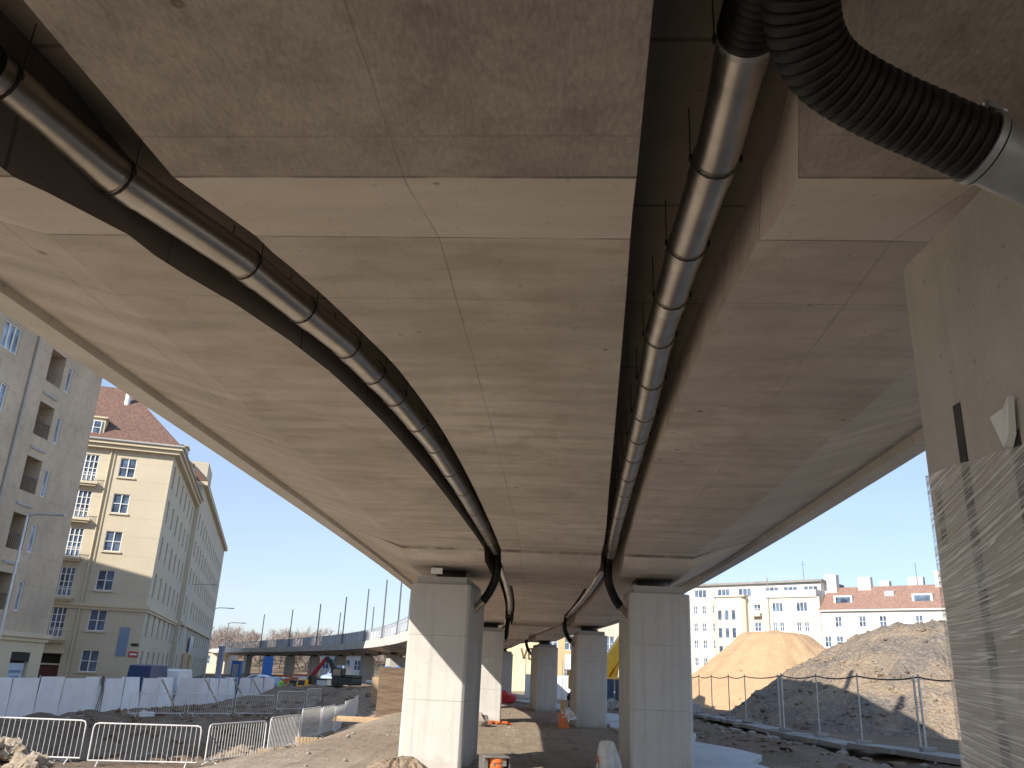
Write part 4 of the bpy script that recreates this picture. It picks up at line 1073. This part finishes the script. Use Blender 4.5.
m=MB(); roof_quad(m,[(-.2,-.5,15),(34.2,-.5,15),(34.2,5.2,19.3),(-.2,5.2,19.3)]); roof_quad(m,[(34.2,11.5,15),(-.2,11.5,15),(-.2,5.2,19.3),(34.2,5.2,19.3)]); m.add([(-.2,-.5,15),(-.2,5.2,19.3),(-.2,11.5,15)],[(0,1,2)]); m.build('roof',M['tiles_pale'],wb,fixn=False)
for a,w,h,yy in ((6.4,2.2,2.6,4.3),(9.3,1.6,2.0,6),(14.6,2.4,2.4,5.5),(18.4,.9,3.2,4.5)):
    m=MB(); m.b2(a-w/2,a+w/2,yy,yy+1.2,16.5,18.3+h); m.build('chimney',M['white_plaster'],wb)
for a in (3.6,16.6,24):
    m=MB(); m.b2(a-1.6,a+1.6,1.2,4.2,15.9,17.5); d_=m.build('dormer',M['white_plaster'],wb); m=MB(); m.b2(a-1.25,a+1.25,1.16,1.197,16.2,17.2); m.build('window',M['glass'],d_)
m=MB(); m.b2(10.2,11.8,2.6,4,16.4,18.2); m.build('roof_hatch',M['silver'],wb)
m=MB(); m.tube([(15.,5,19),(15.,5,23)],.05,5); m.build('aerial',M['post'],wb)

# houses seen under the bridge
def row_house(name,label,x0,x1,y,h,mat,floors,cols,wk=(1.2,1.8,2,2)):
    th=thing(name,label,'building',(x0,y,0)); W=x1-x0; hl=[];ws=[]
    for i in range(floors):
        for k in range(cols):
            a=W*(k+.5)/cols; ws.append((wk,a,1.6+i*3.5,'glass'))
    hl=[(a-k[0]/2,a+k[0]/2,z,z+k[1],.2) for k,a,z,gl in ws]
    m=MB(); wall(m,0,W,-.6,h,hl,TR,.2); m.add([(0,0,-.6),(0,9,-.6),(0,9,h),(0,0,h)],[(0,1,2,3)]); m.add([(W,0,-.6),(W,9,-.6),(W,9,h),(W,0,h)],[(0,1,2,3)]); m.add([(0,0,h),(W,0,h),(W,9,h),(0,9,h)],[(0,1,2,3)]); m.build('wall',mat,th,fixn=False)
    for k,a,z,gl in ws: window(th,k,a,0,z,0,gl)
    m=MB(); m.b2(-.0,W,-.35,.3,h-.3,h+.2); m.build('cornice',mat,th)
    return th
lem=thing('lemon_house','pale lemon blank-walled house with big faded lettering between the far columns','building',(-4,112,0))
m=MB(); m.b2(0,9.4,0,9,-.6,11); m.build('wall',M['paleyel_plaster'],lem)
m=MB(); m.b2(-.2,9.6,-.3,9,11,11.5); m.build('cornice',M['paleyel_plaster'],lem)
def letters(parent,name,strokes,x,y,z,h,mat,w=.16):
    m=MB()
    for (a,b) in strokes: m.beam((x+a[0]*h,y,z+a[1]*h),(x+b[0]*h,y,z+b[1]*h),.05,w,0,(1,0,.001) if abs(a[0]-b[0])<1e-6 else (0,0,1))
    return m.build(name,mat,parent)
Vs=[((0,1),(.3,0)),((.3,0),(.6,1))]; Es=[((.78,0),(.78,1)),((.78,1),(1.25,1)),((.78,.52),(1.15,.52)),((.78,0),(1.25,0))]
letters(lem,'wall_lettering',Vs+Es,6.7,-.035,3.9,1.25,M['text'],.22)
m=MB(); m.b2(3.2,4.8,-.05,-.003,2.4,4.6); m.build('faded_poster',M['silver'],lem)
row_house('ochre_house','ochre plastered house with small windows between the slim far columns',5.6,11.8,110,13,M['ochre_plaster'],3,3)
row_house('pale_corner_house','pale cream house with white windows above the yellow digger boom',12.3,22.,108,15,M['cream_plaster'],4,4)
m=MB(); m.b2(0,.9,-.0,.12,0,1.4); m.beam((.45,.06,-2.6),(.45,.06,0),.08); o=m.build('notice_board',M['white_paint'],None,loc=(6.55,88,2.6)); tag(o,'small white notice board on a pole beside the bucket column','notice board')

# things in the street: cars, van, lamps
def wheel(m,c,r=.32,w=.2): m.tube([V(c)-V((w/2,0,0)),V(c)+V((w/2,0,0))],r,16)
def make_car(label,paint,loc,rz,L=4.3,H=1.45,W=1.75,van=False):
    th=thing('van' if van else 'parked_car',label,'van' if van else 'car',loc,rz)
    h=L/2
    if van: prof=[(-h,.35),(-h,1.1),(-h+.15,H-.1),(-h+.5,H),(h*.48,H),(h*.72,1.15),(h-.1,.95),(h,.6),(h,.3)]
    else: prof=[(-h,.4),(-h,.85),(-h+.2,.95),(-h*.62,H-.05),(-h*.4,H),(h*.12,H),(h*.45,.98),(h*.92,.82),(h,.6),(h,.35)]
    n=len(prof); m=MB(); vs=[]
    for sx in(-1,1):
        for (y,z) in prof:
            k=.80 if z>1.05 else 1; vs.append((sx*W/2*k,y,z))
    m.add(vs,[tuple(range(n)),tuple(range(2*n-1,n-1,-1))]+[(i,n+i,n+(i+1)%n,(i+1)%n) for i in range(n)])
    m.build('body',paint,th,bevel=.05)
    g=MB(); kx=W/2*.80
    if van:
        g.add([(-kx*.85,h*.50,H-.12),(kx*.85,h*.50,H-.12),(kx*.95,h*.705,1.22),(-kx*.95,h*.705,1.22)],[(0,1,2,3)]); 
        for i in range(4): v=g.v[i]; g.v[i]=(v[0],v[1]+.02,v[2]+.02)
    else:
        for sx in(-1,1): g.add([(sx*(W/2*.905+.015),-h*.58,1.02),(sx*(W/2*.905+.015),h*.36,1.02),(sx*(kx+.02),h*.10,H-.08),(sx*(kx+.02),-h*.42,H-.08)],[(0,1,2,3)])
        g.add([(-kx*.88,h*.15,H-.01),(kx*.88,h*.15,H-.01),(kx*1.02,h*.43,1.05),(-kx*1.02,h*.43,1.05)],[(0,1,2,3)])
        g.add([(-kx*.88,-h*.44,H-.01),(kx*.88,-h*.44,H-.01),(kx*1.0,-h*.61,H-.10),(-kx*1.0,-h*.61,H-.10)],[(0,1,2,3)])
    g.build('window',M['carglass'],th,fixn=False)
    for sx in(-1,1):
        for sy in(-.6,.62):
            w_=MB(); wheel(w_,(sx*(W/2-.08),sy*h,.32)); w_.build('wheel',M['tyre'],th)
    return th
make_car('blue and white van parked beyond the hoarding beside the yellow house',M['dblue'],(-26.6,68,-1.1),R(4),5.4,2.45,2.0,True)
make_car('white box van parked behind the blue van',M['white_paint'],(-27.0,75,-1.1),R(4),5.2,2.15,1.9,True)
make_car('silver car roof showing over the hoarding, nearest in the line of cars',M['silver'],(-26.4,83,-1.1),R(8))
make_car('dark blue car in the line of cars beyond the hoarding',M['dblue'],(-27.0,90,-1.1),R(10))
make_car('pale blue car in the line of cars beyond the hoarding',plain('pale_blue_paint',(.25,.36,.52),.3),(-25.2,97,-.9),R(40))
make_car('white car farthest in the line of cars before the viaduct',M['white_paint'],(-28.,103,-.8),R(50))
make_car('bluish white estate car parked between the distant viaduct columns',plain('bluish_paint',(.35,.45,.58),.3),(-17.5,97,.1),R(160),4.6,1.9)

def street_lamp(label,loc,h,arm,rz,r=.07):
    th=thing('street_lamp',label,'street lamp',loc,rz)
    m=MB(); m.tube([(0,0,-.3),(0,0,h)],[r*1.3,r*.75],8); m.tube([(0,0,h-.05),(arm*.4,0,h+.06),(arm,0,h+.05)],r*.6,6); m.build('pole',M['lamp'],th,smooth=True)
    m=MB(); m.box((arm+.28,0,h+.05),(.66,.22,.10)); m.build('lamp_head',M['lamp'],th,bevel=.02)
street_lamp('grey street lamp leaning its arm out before the grey house, nearest lamp',(-25.9,45.5,-1.5),10.3,1.4,0,.085)
street_lamp('street lamp with arm crossing the long house front',(-34.3,95,-1.4),11.2,2.2,0)
street_lamp('street lamp against the sky, tallest beside the viaduct end',(-35.4,107,-1.2),9.3,1.8,0)
street_lamp('thin street lamp low over the viaduct, farthest from the houses',(-38.1,122,-.8),7.9,1.8,0)
m=MB(); m.b2(-.22,.22,-.2,.2,-.3,4.5); m.b2(-.27,.27,-.25,.25,4.5,4.62); o=m.build('cabinet_pillar',plain('blue_grey_paint',(.22,.26,.33),.5),None,loc=(-26.2,83,-1.4)); tag(o,'tall square grey metal pillar rising behind the line of cars','pillar')
# columns dressing far away
m=MB(); 
p=P(2+15.5*8,-2.,0); x,y,hd=fr(126); m.box((0,0,1.7),(1.35,.06,3.0)); m.tube([(-.66,0,.05),(-.66,0,3.3)],.04,6); m.tube([(.66,0,.05),(.66,0,3.3)],.04,6); o=m.build('banner',M['blue'],None,loc=(-32.4,124,-.3)); o.rotation_euler=(0,0,-hd); tag(o,'bright blue banner standing against a distant viaduct column','banner')
def cabin(name,label,mat,loc,d,rz=0):
    th=thing(name,label,'portable toilet',loc,rz); m=MB(); m.b2(-d[0]/2,d[0]/2,-d[1]/2,d[1]/2,.1,d[2]); m.b2(-d[0]/2-.08,d[0]/2+.08,-d[1]/2-.08,d[1]/2+.08,d[2],d[2]+.12)
    for k in range(9): xx=-d[0]/2+d[0]*k/8; m.b2(xx-.03,xx+.03,-d[1]/2-.03,-d[1]/2-.002,.1,d[2])
    m.build('shell',mat,th); m=MB(); m.b2(-.45,.45,-d[1]/2-.06,-d[1]/2-.035,.12,2.0); m.build('door',M['silver'],th)
cabin('portable_toilet','small blue portable toilet under the distant viaduct',plain('toilet_blue',(.06,.20,.55),.4),(-40.2,136,-.3),(1.3,1.2,2.4))
m=MB()
for i,(x,z,w) in enumerate([(0,0,1.1),(1.25,0,1.0),(.6,.0,.9)]):
    m.lump((x,i*.3,.28),(w*.5,.45,.40),i,2,.18)
tag(m.build('covered_pallets',M['blue'],None,loc=(-7.0,56,1.25)),'bright blue sheeted pile showing above the brown plywood screen','sheeted pile')
m=MB(); m.b2(-.9,2.0,-.5,.9,-.4,1.25); tag(m.build('timber_stack',M['wood'],None,loc=(-7.0,56,0)),'stack of pale timber under the blue sheeting','timber stack')
# brown plywood screen
pl=thing('plywood_screen','brown plywood screen standing on the dig behind the sunlit column','screen',(-4.15,40,gh(-5.0,40)-.1))
m=MB()
m.b2(-1.25,.2,-.02,.02,0,2.15); m.b2(.21,1.7,-.02,.02,0,2.15); m.build('board',M['ply'],pl)
m=MB()
for x in(-1.2,.2,1.6): m.b2(x-.04,x+.04,.021,.10,-.3,2.15)
m.build('stud',M['wood'],pl)

# ------------------------------------------------------------------ machines and worker on the dig
def tracks(parent,L,W,mat):
    for sx in(-1,1):
        m=MB(); n=14; r=.42; pts=[]
        prof=[(-L/2+r*math.cos(a),r+r*math.sin(a)) for a in [math.pi/2+math.pi*k/7 for k in range(8)]]+[(L/2+r*math.cos(a),r+r*math.sin(a)) for a in [-math.pi/2+math.pi*k/7 for k in range(8)]]
        m.prismx(prof,sx*W/2-.25,sx*W/2+.25); m.build('track',mat,parent)
def digger(label,loc,rz,body,boomc,stickc,scale=1.,b=(( .0,1.0,1.6),(0,2.6,4.0),(0,4.6,4.4),(0,6.4,2.6),(0,6.0,1.2)),bw=.45,ram=True,letter=False):
    th=thing('digger',label,'excavator',loc,rz); th.scale=(scale,)*3
    tracks(th,3.6,2.2,M['tyre'])
    m=MB(); m.b2(-1.2,1.2,-2.2,1.1,1.0,1.9); m.b2(-1.2,1.2,-2.3,-1.0,1.9,2.3); m.build('upper_body',body,th,bevel=.08)
    m=MB(); m.prismx([(-.5,1.9),(1.2,1.9),(1.25,2.5),(.8,3.1),(-.5,3.1)],-1.15,-.25); cabo=m.build('cab',body,th,bevel=.05)
    m=MB(); m.b2(-1.17,-.23,-.3,.95,2.15,2.95); m.build('cab_window',M['carglass'],cabo)
    m=MB(); m.beam(b[0],b[1],bw,bw*1.5); m.beam(b[1],b[2],bw,bw*1.35); bo=m.build('boom',boomc,th,bevel=.03)
    m=MB(); m.beam(b[2],b[3],bw*.8,bw); m.build('stick',stickc,th,bevel=.03)
    if ram:
        m=MB(); p=V(b[0])+V((.0,.9,-.1)); q=V(b[1]).lerp(V(b[2]),.3)-V((0,0,.4)); m.tube([p,p.lerp(q,.6)],.15,10); m.tube([p.lerp(q,.55),q],.09,10); m.build('ram',boomc,th,smooth=True)
    m=MB(); w=.55; t_=V(b[3]); e=V(b[4]); m.prismx([(t_.y,t_.z),(e.y+.6,e.z+.3),(e.y+.3,e.z-.2),(e.y-.3,e.z-.1),(t_.y-.3,t_.z-.1)],-w,w); m.build('bucket',M['iron'],th)
    return th
# boom machine behind the shaded column (yellow)
yd=digger('yellow excavator with thick lettered boom raised beside the shaded columns',(7.3,62,.0),R(-78),M['yellow'],M['yellow'],M['yellow'],1.,
   ((0,-.5,1.6),(0,2.2,5.3),(0,3.2,5.6),(0,4.0,3.4),(0,3.7,2.2)),.6)
dk=digger('dark excavator with red arm crouched over the dig before the viaduct',(-15.0,86,-.5),R(62),M['dgreen'],M['dgreen'],M['red_paint'],.72,
   ((0,.6,1.9),(0,2.4,3.9),(0,3.2,4.4),(0,5.4,2.0),(0,5.2,1.0)),.42)
ye=digger('small yellow excavator low in the dig beside the worker',(-17.9,83,-1.1),R(75),M['yellow'],M['dgreen'],M['wood'],.55,
   ((0,.6,1.4),(0,2.0,2.6),(0,3.0,2.6),(0,4.2,1.2),(0,4.0,.5)),.4)
# white tipper
tt=thing('site_truck','small white truck with dark roof bar between the excavators','truck',(-18.4,90,-.9),R(80)); tt.scale=(.62,.62,.62)
m=MB(); m.b2(-1.1,1.1,-2.2,1.2,.9,2.3); m.build('load_box',M['white_paint'],tt,bevel=.04)
m=MB(); m.prismx([(1.3,.6),(3.0,.6),(3.0,1.4),(2.7,2.5),(1.3,2.6)],-1.05,1.05); c_=m.build('cab',M['white_paint'],tt,bevel=.06); m=MB(); m.b2(-.9,.9,2.80,2.93,1.55,2.35); m.build('windscreen',M['carglass'],c_)
m=MB(); m.b2(-1.15,1.15,-2.2,1.2,2.32,2.55); m.build('cover',M['dgreen'],tt)
for sx in(-1,1):
    for yy in(-1.4,2.1): w_=MB(); wheel(w_,(sx*.95,yy,.42),.42,.28); w_.build('wheel',M['tyre'],tt)
# orange plastic barriers far off
for i,(x,y) in enumerate([(-30,124),(-27.5,123)]):
    th=thing('road_barrier','orange road barrier under the distant viaduct, %s'%('nearer the blue banner' if i==0 else 'nearer the white truck'),'barrier',(x,y,gh(x,y)))
    m=MB(); m.prismx([(-.3,0),(.3,0),(.15,.4),(.12,1.),(-.12,1.),(-.15,.4)],-1.1,1.1); m.build('body',M['orange_pvc'],th); m=MB(); m.b2(-1.0,1.0,-.16,-.152,.55,.75); m.build('stripe',M['white_paint'],th)

def person(label,loc,rz,joints,edges,radii,shirt,head,hair):
    th=thing('person',label,'person',loc,rz)
    me=bpy.data.meshes.new('body'); me.from_pydata(joints,edges,[]); o=bpy.data.objects.new('body',me); COL.objects.link(o); o.parent=th
    sk=o.modifiers.new('Skin','SKIN'); 
    for i,r in enumerate(radii): me.skin_vertices[0].data[i].radius=(r,r)
    me.skin_vertices[0].data[0].use_root=True
    o.modifiers.new('Sub','SUBSURF').levels=2; o.modifiers['Sub'].render_levels=2
    me.materials.append(shirt)
    m=MB(); m.lump(head,(.095,.115,.13),1,3,.03); m.build('head',M['skin'],th,smooth=True)
    m=MB(); m.lump(V(head)+V((0,.0,.05)),(.125,.14,.11),2,3,.03); m.tube([V(head)+V((0,.1,.04)),V(head)+V((0,.19,.03))],[.10,.09],10); m.build('helmet',M['white_paint'],th,smooth=True)
    return th,o
J=[(0,0,.95),(0,.08,1.2),(0,.2,1.42),(0,.25,1.52),(-.12,.0,.9),(-.13,.1,.5),(-.14,-.02,.08),(-.14,.14,.04),(.12,0,.9),(.14,.14,.5),(.16,.05,.08),(.16,.2,.04),(-.2,.22,1.38),(-.24,.38,1.12),(-.1,.6,1.05),(.2,.22,1.38),(.25,.42,1.14),(.1,.66,1.02),(-.06,.68,1.03),(.06,.74,1.0)]
Ed=[(0,1),(1,2),(2,3),(0,4),(4,5),(5,6),(6,7),(0,8),(8,9),(9,10),(10,11),(2,12),(12,13),(13,14),(2,15),(15,16),(16,17),(14,18),(17,19)]
Rd=[.15,.15,.16,.06,.11,.085,.06,.05,.11,.085,.06,.05,.075,.055,.04,.075,.055,.04,.04,.04]
pz=gh(-21.0,86)
def two_tone():
    t=NT('lime_jacket_dark_trousers'); x,y,z=t.sep(t.coord(rand=False)); c=t.mix(t.math('GREATER_THAN',z,.88),(.03,.035,.06),(.34,.78,.06)); return t.bsdf(c,.7)
person('worker in lime green jacket and pale helmet leaning over a shovel in the dig',(-21.3,86.5,pz),R(-70),J,Ed,Rd,two_tone(),(0,.32,1.66),None)
sv=thing('shovel','long shovel held by the worker in the lime jacket','shovel',(-21.3,86.5,pz),R(-70)); m=MB(); m.tube([(0,.5,1.12),(0,1.7,.25)],.02,6); m.build('handle',M['wood'],sv); m=MB(); m.beam((0,1.68,.27),(0,1.95,.05),.24,.02); m.build('blade',M['iron'],sv)

# blue-grey fence panels and pale blocks behind the shaded columns
bf=thing('blue_screen_fence','dark blue screened site fence below the yellow digger boom','fence',(5.2,54,0))
for k in range(2):
    m=MB(); m.b2(k*1.9,k*1.9+1.82,-.015,.015,.05,1.75); m.build('panel',plain('navy_mesh',(.06,.085,.14),.7,0,.5,3) if k==0 else bpy.data.materials['navy_mesh'],bf)
    m=MB(); m.tube([(k*1.9-.04,0,0),(k*1.9-.04,0,1.95)],.03,6); m.build('post',M['galv'],bf)
ws_=thing('white_site_screen','white sheet screen glowing between the slim far columns','screen',(2.2,72,0))
for k in range(5):
    m=MB(); m.b2(k*1.5,k*1.5+1.45,-.02,.02,.1,1.9); m.build('panel',M['white_paint'],ws_); m=MB(); m.tube([(k*1.5-.03,.03,0),(k*1.5-.03,.03,3.2)],.03,6); m.build('post',M['galv'],ws_)
m=MB()
for k in range(26):
    x=3.8+rnd.uniform(0,8); y=rnd.uniform(50,53); r=rnd.uniform(.2,.5); m.lump((x,y,r*.4),(r*1.3,r,r),k,2,.4)
tag(m.build('spoil',M['rubble']),kind='stuff')

# ------------------------------------------------------------------ odds and ends at the column feet
def pipe_stub(name,label,loc,r=.16,h=.42):
    th=thing(name,label,'drain stub',loc); m=MB(); m.tube([(0,0,-.2),(0,0,h)],r,18); m.tube([(0,0,h-.1),(0,0,h)],r*1.15,18); m.build('tube',M['orange_pvc'],th,smooth=True); return th
s1=pipe_stub('orange_drain_stub','orange drain stub with a pale bag over it at the foot of the bucket column',(2.32,31.2,.0),.18,.5)
m=MB(); m.lump((.14,-.04,.42),(.22,.18,.2),4,3,.5,0,2.5); m.build('bag',M['white_sack'],s1)
m=MB(); m.tube([(0,0,0),(0,0,.42)],[.14,.13],14); tag(m.build('timber_stump',M['wood'],None,loc=(2.32,31.2,.505)),'short round timber stump standing on the orange drain stub','timber stump')
s2=pipe_stub('orange_drain_stub','orange drain stub under a draped white sack beside the broad shaded column',(1.93,16.0,.0),.13,.36)
def sack(loc,rx,rz_,h,label):
    m=MB(); n=22; vs=[];fs=[]
    rings=[(0,.02),(.25,.12),(.5,.4),(.72,.75),(.9,.95),(1.0,1.0),(1.08,.96)]
    for (q,w) in [(1.0,.02),(.97,.16),(.90,.21),(.72,.25),(.5,.28),(.28,.31),(.1,.34)]:
        for k in range(n):
            a=2*math.pi*k/n; f=1+.16*math.sin(3*a+q*3)+.10*math.sin(7*a+1)*(1-q)
            f*=1+.45*noise.noise(V((math.cos(a)*2.2,math.sin(a)*2.2,q*1.6)))
            vs.append((math.cos(a)*w*rx*f,math.sin(a)*w*rx*f,h*q+.05*math.sin(2*a)*(1-q)-.10*(1-q)*math.sin(5*a)))
    for i in range(6):
        for k in range(n): fs.append((i*n+k,i*n+(k+1)%n,(i+1)*n+(k+1)%n,(i+1)*n+k))
    fs.append(tuple(range(n))); m.add(vs,fs); o=m.build('white_sack',M['white_sack'],None,smooth=True,loc=loc); so=o.modifiers.new('S','SOLIDIFY'); so.thickness=.01; return tag(o,label,'sack')
sack((1.96,16.0,.05),.62,0,.58,'white woven sack draped over the stub beside the broad shaded column')
s3=pipe_stub('orange_drain_stub','dark orange drain stub under a grey box lid behind the big sunlit column',(.03,15.9,.0),.13,.30)
gx=thing('grey_lid_box','grey open-sided box lid over the drain stub at the big sunlit column','box',(-.02,16.0,.0)); m=MB(); m.box((0,0,.36),(.50,.6,.04),.2); m.box((-.20,.02,.15),(.10,.5,.38),.2); m.box((.22,.1,.15),(.04,.5,.38),.35); m.box((-.02,.24,.15),(.46,.05,.38),.2); m.box((.12,-.22,.26),(.26,.03,.17),.25); m.build('cover',plain('dirty_grey_sheet',(.16,.15,.14),.7,0,.4,5,.3),gx,bevel=.01); gx.scale=(.9,.9,.8)
m=MB()
for k in range(7): m.box((k*.13+rnd.uniform(-.03,.03),rnd.uniform(-.12,.12),.03+.05*(k%2)),(.20,.10,.06),rnd.uniform(-.8,.8))
tag(m.build('brick_pile',M['orange_pvc'],None,loc=(-.35,31.6,.03)),'small heap of orange bricks at the foot of the second sunlit column','brick heap')
m=MB()
for k in range(16): r=rnd.uniform(.12,.26); m.lump((rnd.uniform(-.5,.35),rnd.uniform(-.5,.4),r*.5+.35*rnd.random()*max(0,.6-k*.03)),(r*1.2,r,r),k,2,.35)
tag(m.build('stone_heap',M['rubble'],None,loc=(-.95,30.7,.0)),'heap of broken stone before the second sunlit column','stone heap')
m=MB(); m.lump((0,0,.35),(.95,.7,.55),8,3,.25); tag(m.build('tarpaulin_heap',M['red_tarp'],None,smooth=True,loc=(.1,57.5,0.0)),'crumpled bright red tarpaulin heap at the foot of the farthest column','tarpaulin')
for k in range(3): pass
m=MB(); m.box((0,0,.12),(.9,.25,.24),.1); tag(m.build('timber_beam',M['wood'],None,bevel=.02,loc=(-6.5,31.6,gh(-6.5,31.6)-.02)),'short pale timber beam lying by the barriers','timber beam')
m=MB()
for k in range(5): m.box((rnd.uniform(-.1,.1),k*.05,.06+k*.03),(2.4,.22,.06),rnd.uniform(-.06,.06))
tag(m.build('plank_pile',M['wood'],None,loc=(-5.2,35.5,gh(-5.2,35.5))),'loose pile of planks on the track before the plywood screen','plank pile')
m=MB(); m.lump((0,0,.2),(.4,.35,.28),3,2,.4); tag(m.build('boulder',M['white_sack'],None,loc=(-19.3,50,gh(-19.3,50))),'pale boulder lying below the white hoarding','boulder')
m=MB(); m.tube([(-13,88,gh(-13,88)+.5),(-11,86,gh(-11,86)+.25),(-9,85.5,gh(-9,85.5)+.2),(-7,85.9,gh(-7,85.9)+.4),(-5,87,gh(-5,87)+.35)],.22,8); tag(m.build('conduit_pipe',M['white_sack'],None,smooth=True),'pale pipe snaking over the spoil before the viaduct','pipe')

# ------------------------------------------------------------------ bare trees on the hill behind the viaduct
def tree_proto(seed,h):
    rr=random.Random(seed); tr=MB(); tw=MB()
    def branch(p,d,L,r,lev):
        n=3; pts=[p]; q=p.copy(); dd=d.copy()
        for i in range(n):
            dd=(dd+V((rr.uniform(-.2,.2),rr.uniform(-.2,.2),rr.uniform(-.02,.14)))).normalized(); q=q+dd*L/n; pts.append(q.copy())
        (tr if lev<2 else tw).tube(pts,[r*(1-.18*i) for i in range(n+1)],5 if lev<2 else 3,cap=False)
        if lev<4:
            for k in range(5 if lev<3 else 4):
                t=rr.uniform(.35,1.); i=min(n-1,int(t*n)); b=pts[i].lerp(pts[i+1],t*n-i)
                ax=V((rr.uniform(-1,1),rr.uniform(-1,1),rr.uniform(-.1,.7))).normalized(); nd=(dd*.8+ax*.9).normalized()
                branch(b,nd,L*rr.uniform(.5,.75),r*.58,lev+1)
    branch(V((0,0,-.3)),V((0,0,1)),h*.42,h*.018,0)
    return tr,tw
tps=[]
for k in range(4):
    th=thing('bare_tree','leafless brown tree in the wood on the hill beyond the viaduct','tree',(0,0,0),0,'bare trees on the hill'); tr,tw=tree_proto(20+k,12); tr.build('trunk',M['bark'],th,fixn=False); tw.build('crown',M['twig'],th,fixn=False); tps.append(th)
used=[0]*4
for i in range(280):
    y=rnd.uniform(215,300); x=-.56*y+ (.48*y)*(i/280)+rnd.uniform(-4,4); k=i%4; z=gh_z=0
    yy=y; z=9*sm(200,330,yy)*(1-sm(30,120,x+.2*yy))-.4
    s_=rnd.uniform(.55,.85)
    if not used[k]: used[k]=1; tps[k].location=(x,y,z); tps[k].rotation_euler=(0,0,rnd.uniform(0,6)); tps[k].scale=(s_*1.3,s_*1.3,s_)
    else: dup(tps[k],(x,y,z),rnd.uniform(0,6),None,(s_*1.3,s_*1.3,s_))
# pale houses glimpsed beyond the viaduct columns
row_house('distant_house','pale grey house glimpsed beyond the viaduct columns',-34,-26,168,4.6,M['white_plaster'],1,4)
row_house('distant_house','pinkish house glimpsed beneath the far bend of the viaduct',-78,-62,200,4.4,M['cream_plaster'],1,6)

# ------------------------------------------------------------------ camera, light, world
f=836.; p=math.atan(293/836.); r=.045
fw=V((0,math.cos(p),math.sin(p))); up=V((0,-math.sin(p),math.cos(p))); rt=V((1,0,0))
c_,s_=math.cos(r),math.sin(r)
X=rt*c_+up*s_; Y=-rt*s_+up*c_
cam=bpy.data.cameras.new('Camera'); co=bpy.data.objects.new('Camera',cam); COL.objects.link(co)
Mx=Matrix((X,Y,-fw)).transposed().to_4x4(); Mx.translation=V((0,0,1.6)); co.matrix_world=Mx
cam.sensor_width=36; cam.lens=f/1024*36; cam.clip_end=6000; cam.clip_start=.05
S.camera=co

sd=V((.5,.58,-.47)).normalized()
el=math.asin(-sd.z); az=math.atan2(-sd.x,-sd.y)
su=bpy.data.lights.new('Sun','SUN'); so=bpy.data.objects.new('Sun',su); COL.objects.link(so)
so.rotation_euler=sd.to_track_quat('-Z','Y').to_euler(); su.energy=3.3; su.angle=R(.53); su.color=(1,.93,.82)
w=bpy.data.worlds.new('World'); S.world=w; w.use_nodes=True; nt=w.node_tree
bg=nt.nodes['Background']; sky=nt.nodes.new('ShaderNodeTexSky'); sky.sky_type='NISHITA'; sky.sun_disc=False
sky.sun_elevation=el; sky.sun_rotation=az; sky.altitude=200; sky.air_density=1.; sky.dust_density=.9; sky.ozone_density=3.2
tc=nt.nodes.new('ShaderNodeTexCoord'); sp=nt.nodes.new('ShaderNodeSeparateXYZ'); nt.links.new(tc.outputs['Generated'],sp.inputs[0])
rp_=nt.nodes.new('ShaderNodeValToRGB'); nt.links.new(sp.outputs[2],rp_.inputs[0])
for e_,(p_,c_r) in zip(rp_.color_ramp.elements,((.0,(.72,.79,.92)),(.45,(.40,.60,.96)))): e_.position=p_; e_.color=(*c_r,1)
nz_=nt.nodes.new('ShaderNodeTexNoise'); mp_=nt.nodes.new('ShaderNodeMapping'); mp_.inputs['Scale'].default_value=(1,1,5); nt.links.new(tc.outputs['Generated'],mp_.inputs[0]); nt.links.new(mp_.outputs[0],nz_.inputs['Vector']); nz_.inputs['Scale'].default_value=2.2; nz_.inputs['Detail'].default_value=5
r2_=nt.nodes.new('ShaderNodeValToRGB'); nt.links.new(nz_.outputs['Fac'],r2_.inputs[0]); r2_.color_ramp.elements[0].position=.48; r2_.color_ramp.elements[1].position=.75; r2_.color_ramp.elements[1].color=(.35,.35,.35,1)
cm_=nt.nodes.new('ShaderNodeMix'); cm_.data_type='RGBA'; nt.links.new(r2_.outputs[0],cm_.inputs[0]); nt.links.new(rp_.outputs[0],cm_.inputs[6]); cm_.inputs[7].default_value=(.80,.86,.95,1)
vm_=nt.nodes.new('ShaderNodeVectorMath'); vm_.operation='SCALE'; vm_.inputs['Scale'].default_value=4.0; nt.links.new(cm_.outputs[2],vm_.inputs[0])
mx_=nt.nodes.new('ShaderNodeMix'); mx_.data_type='RGBA'; mx_.inputs[0].default_value=.62; nt.links.new(sky.outputs[0],mx_.inputs[6]); nt.links.new(vm_.outputs[0],mx_.inputs[7])
nt.links.new(mx_.outputs[2],bg.inputs[0]); bg.inputs[1].default_value=.10
S.view_settings.view_transform='Standard'; S.view_settings.look='None'; S.view_settings.exposure=1.24; S.view_settings.gamma=1
S.cycles.use_denoising=True
S.cycles.max_bounces=10; S.cycles.diffuse_bounces=7; S.cycles.glossy_bounces=4; S.cycles.transparent_max_bounces=12
S.cycles.sample_clamp_indirect=6
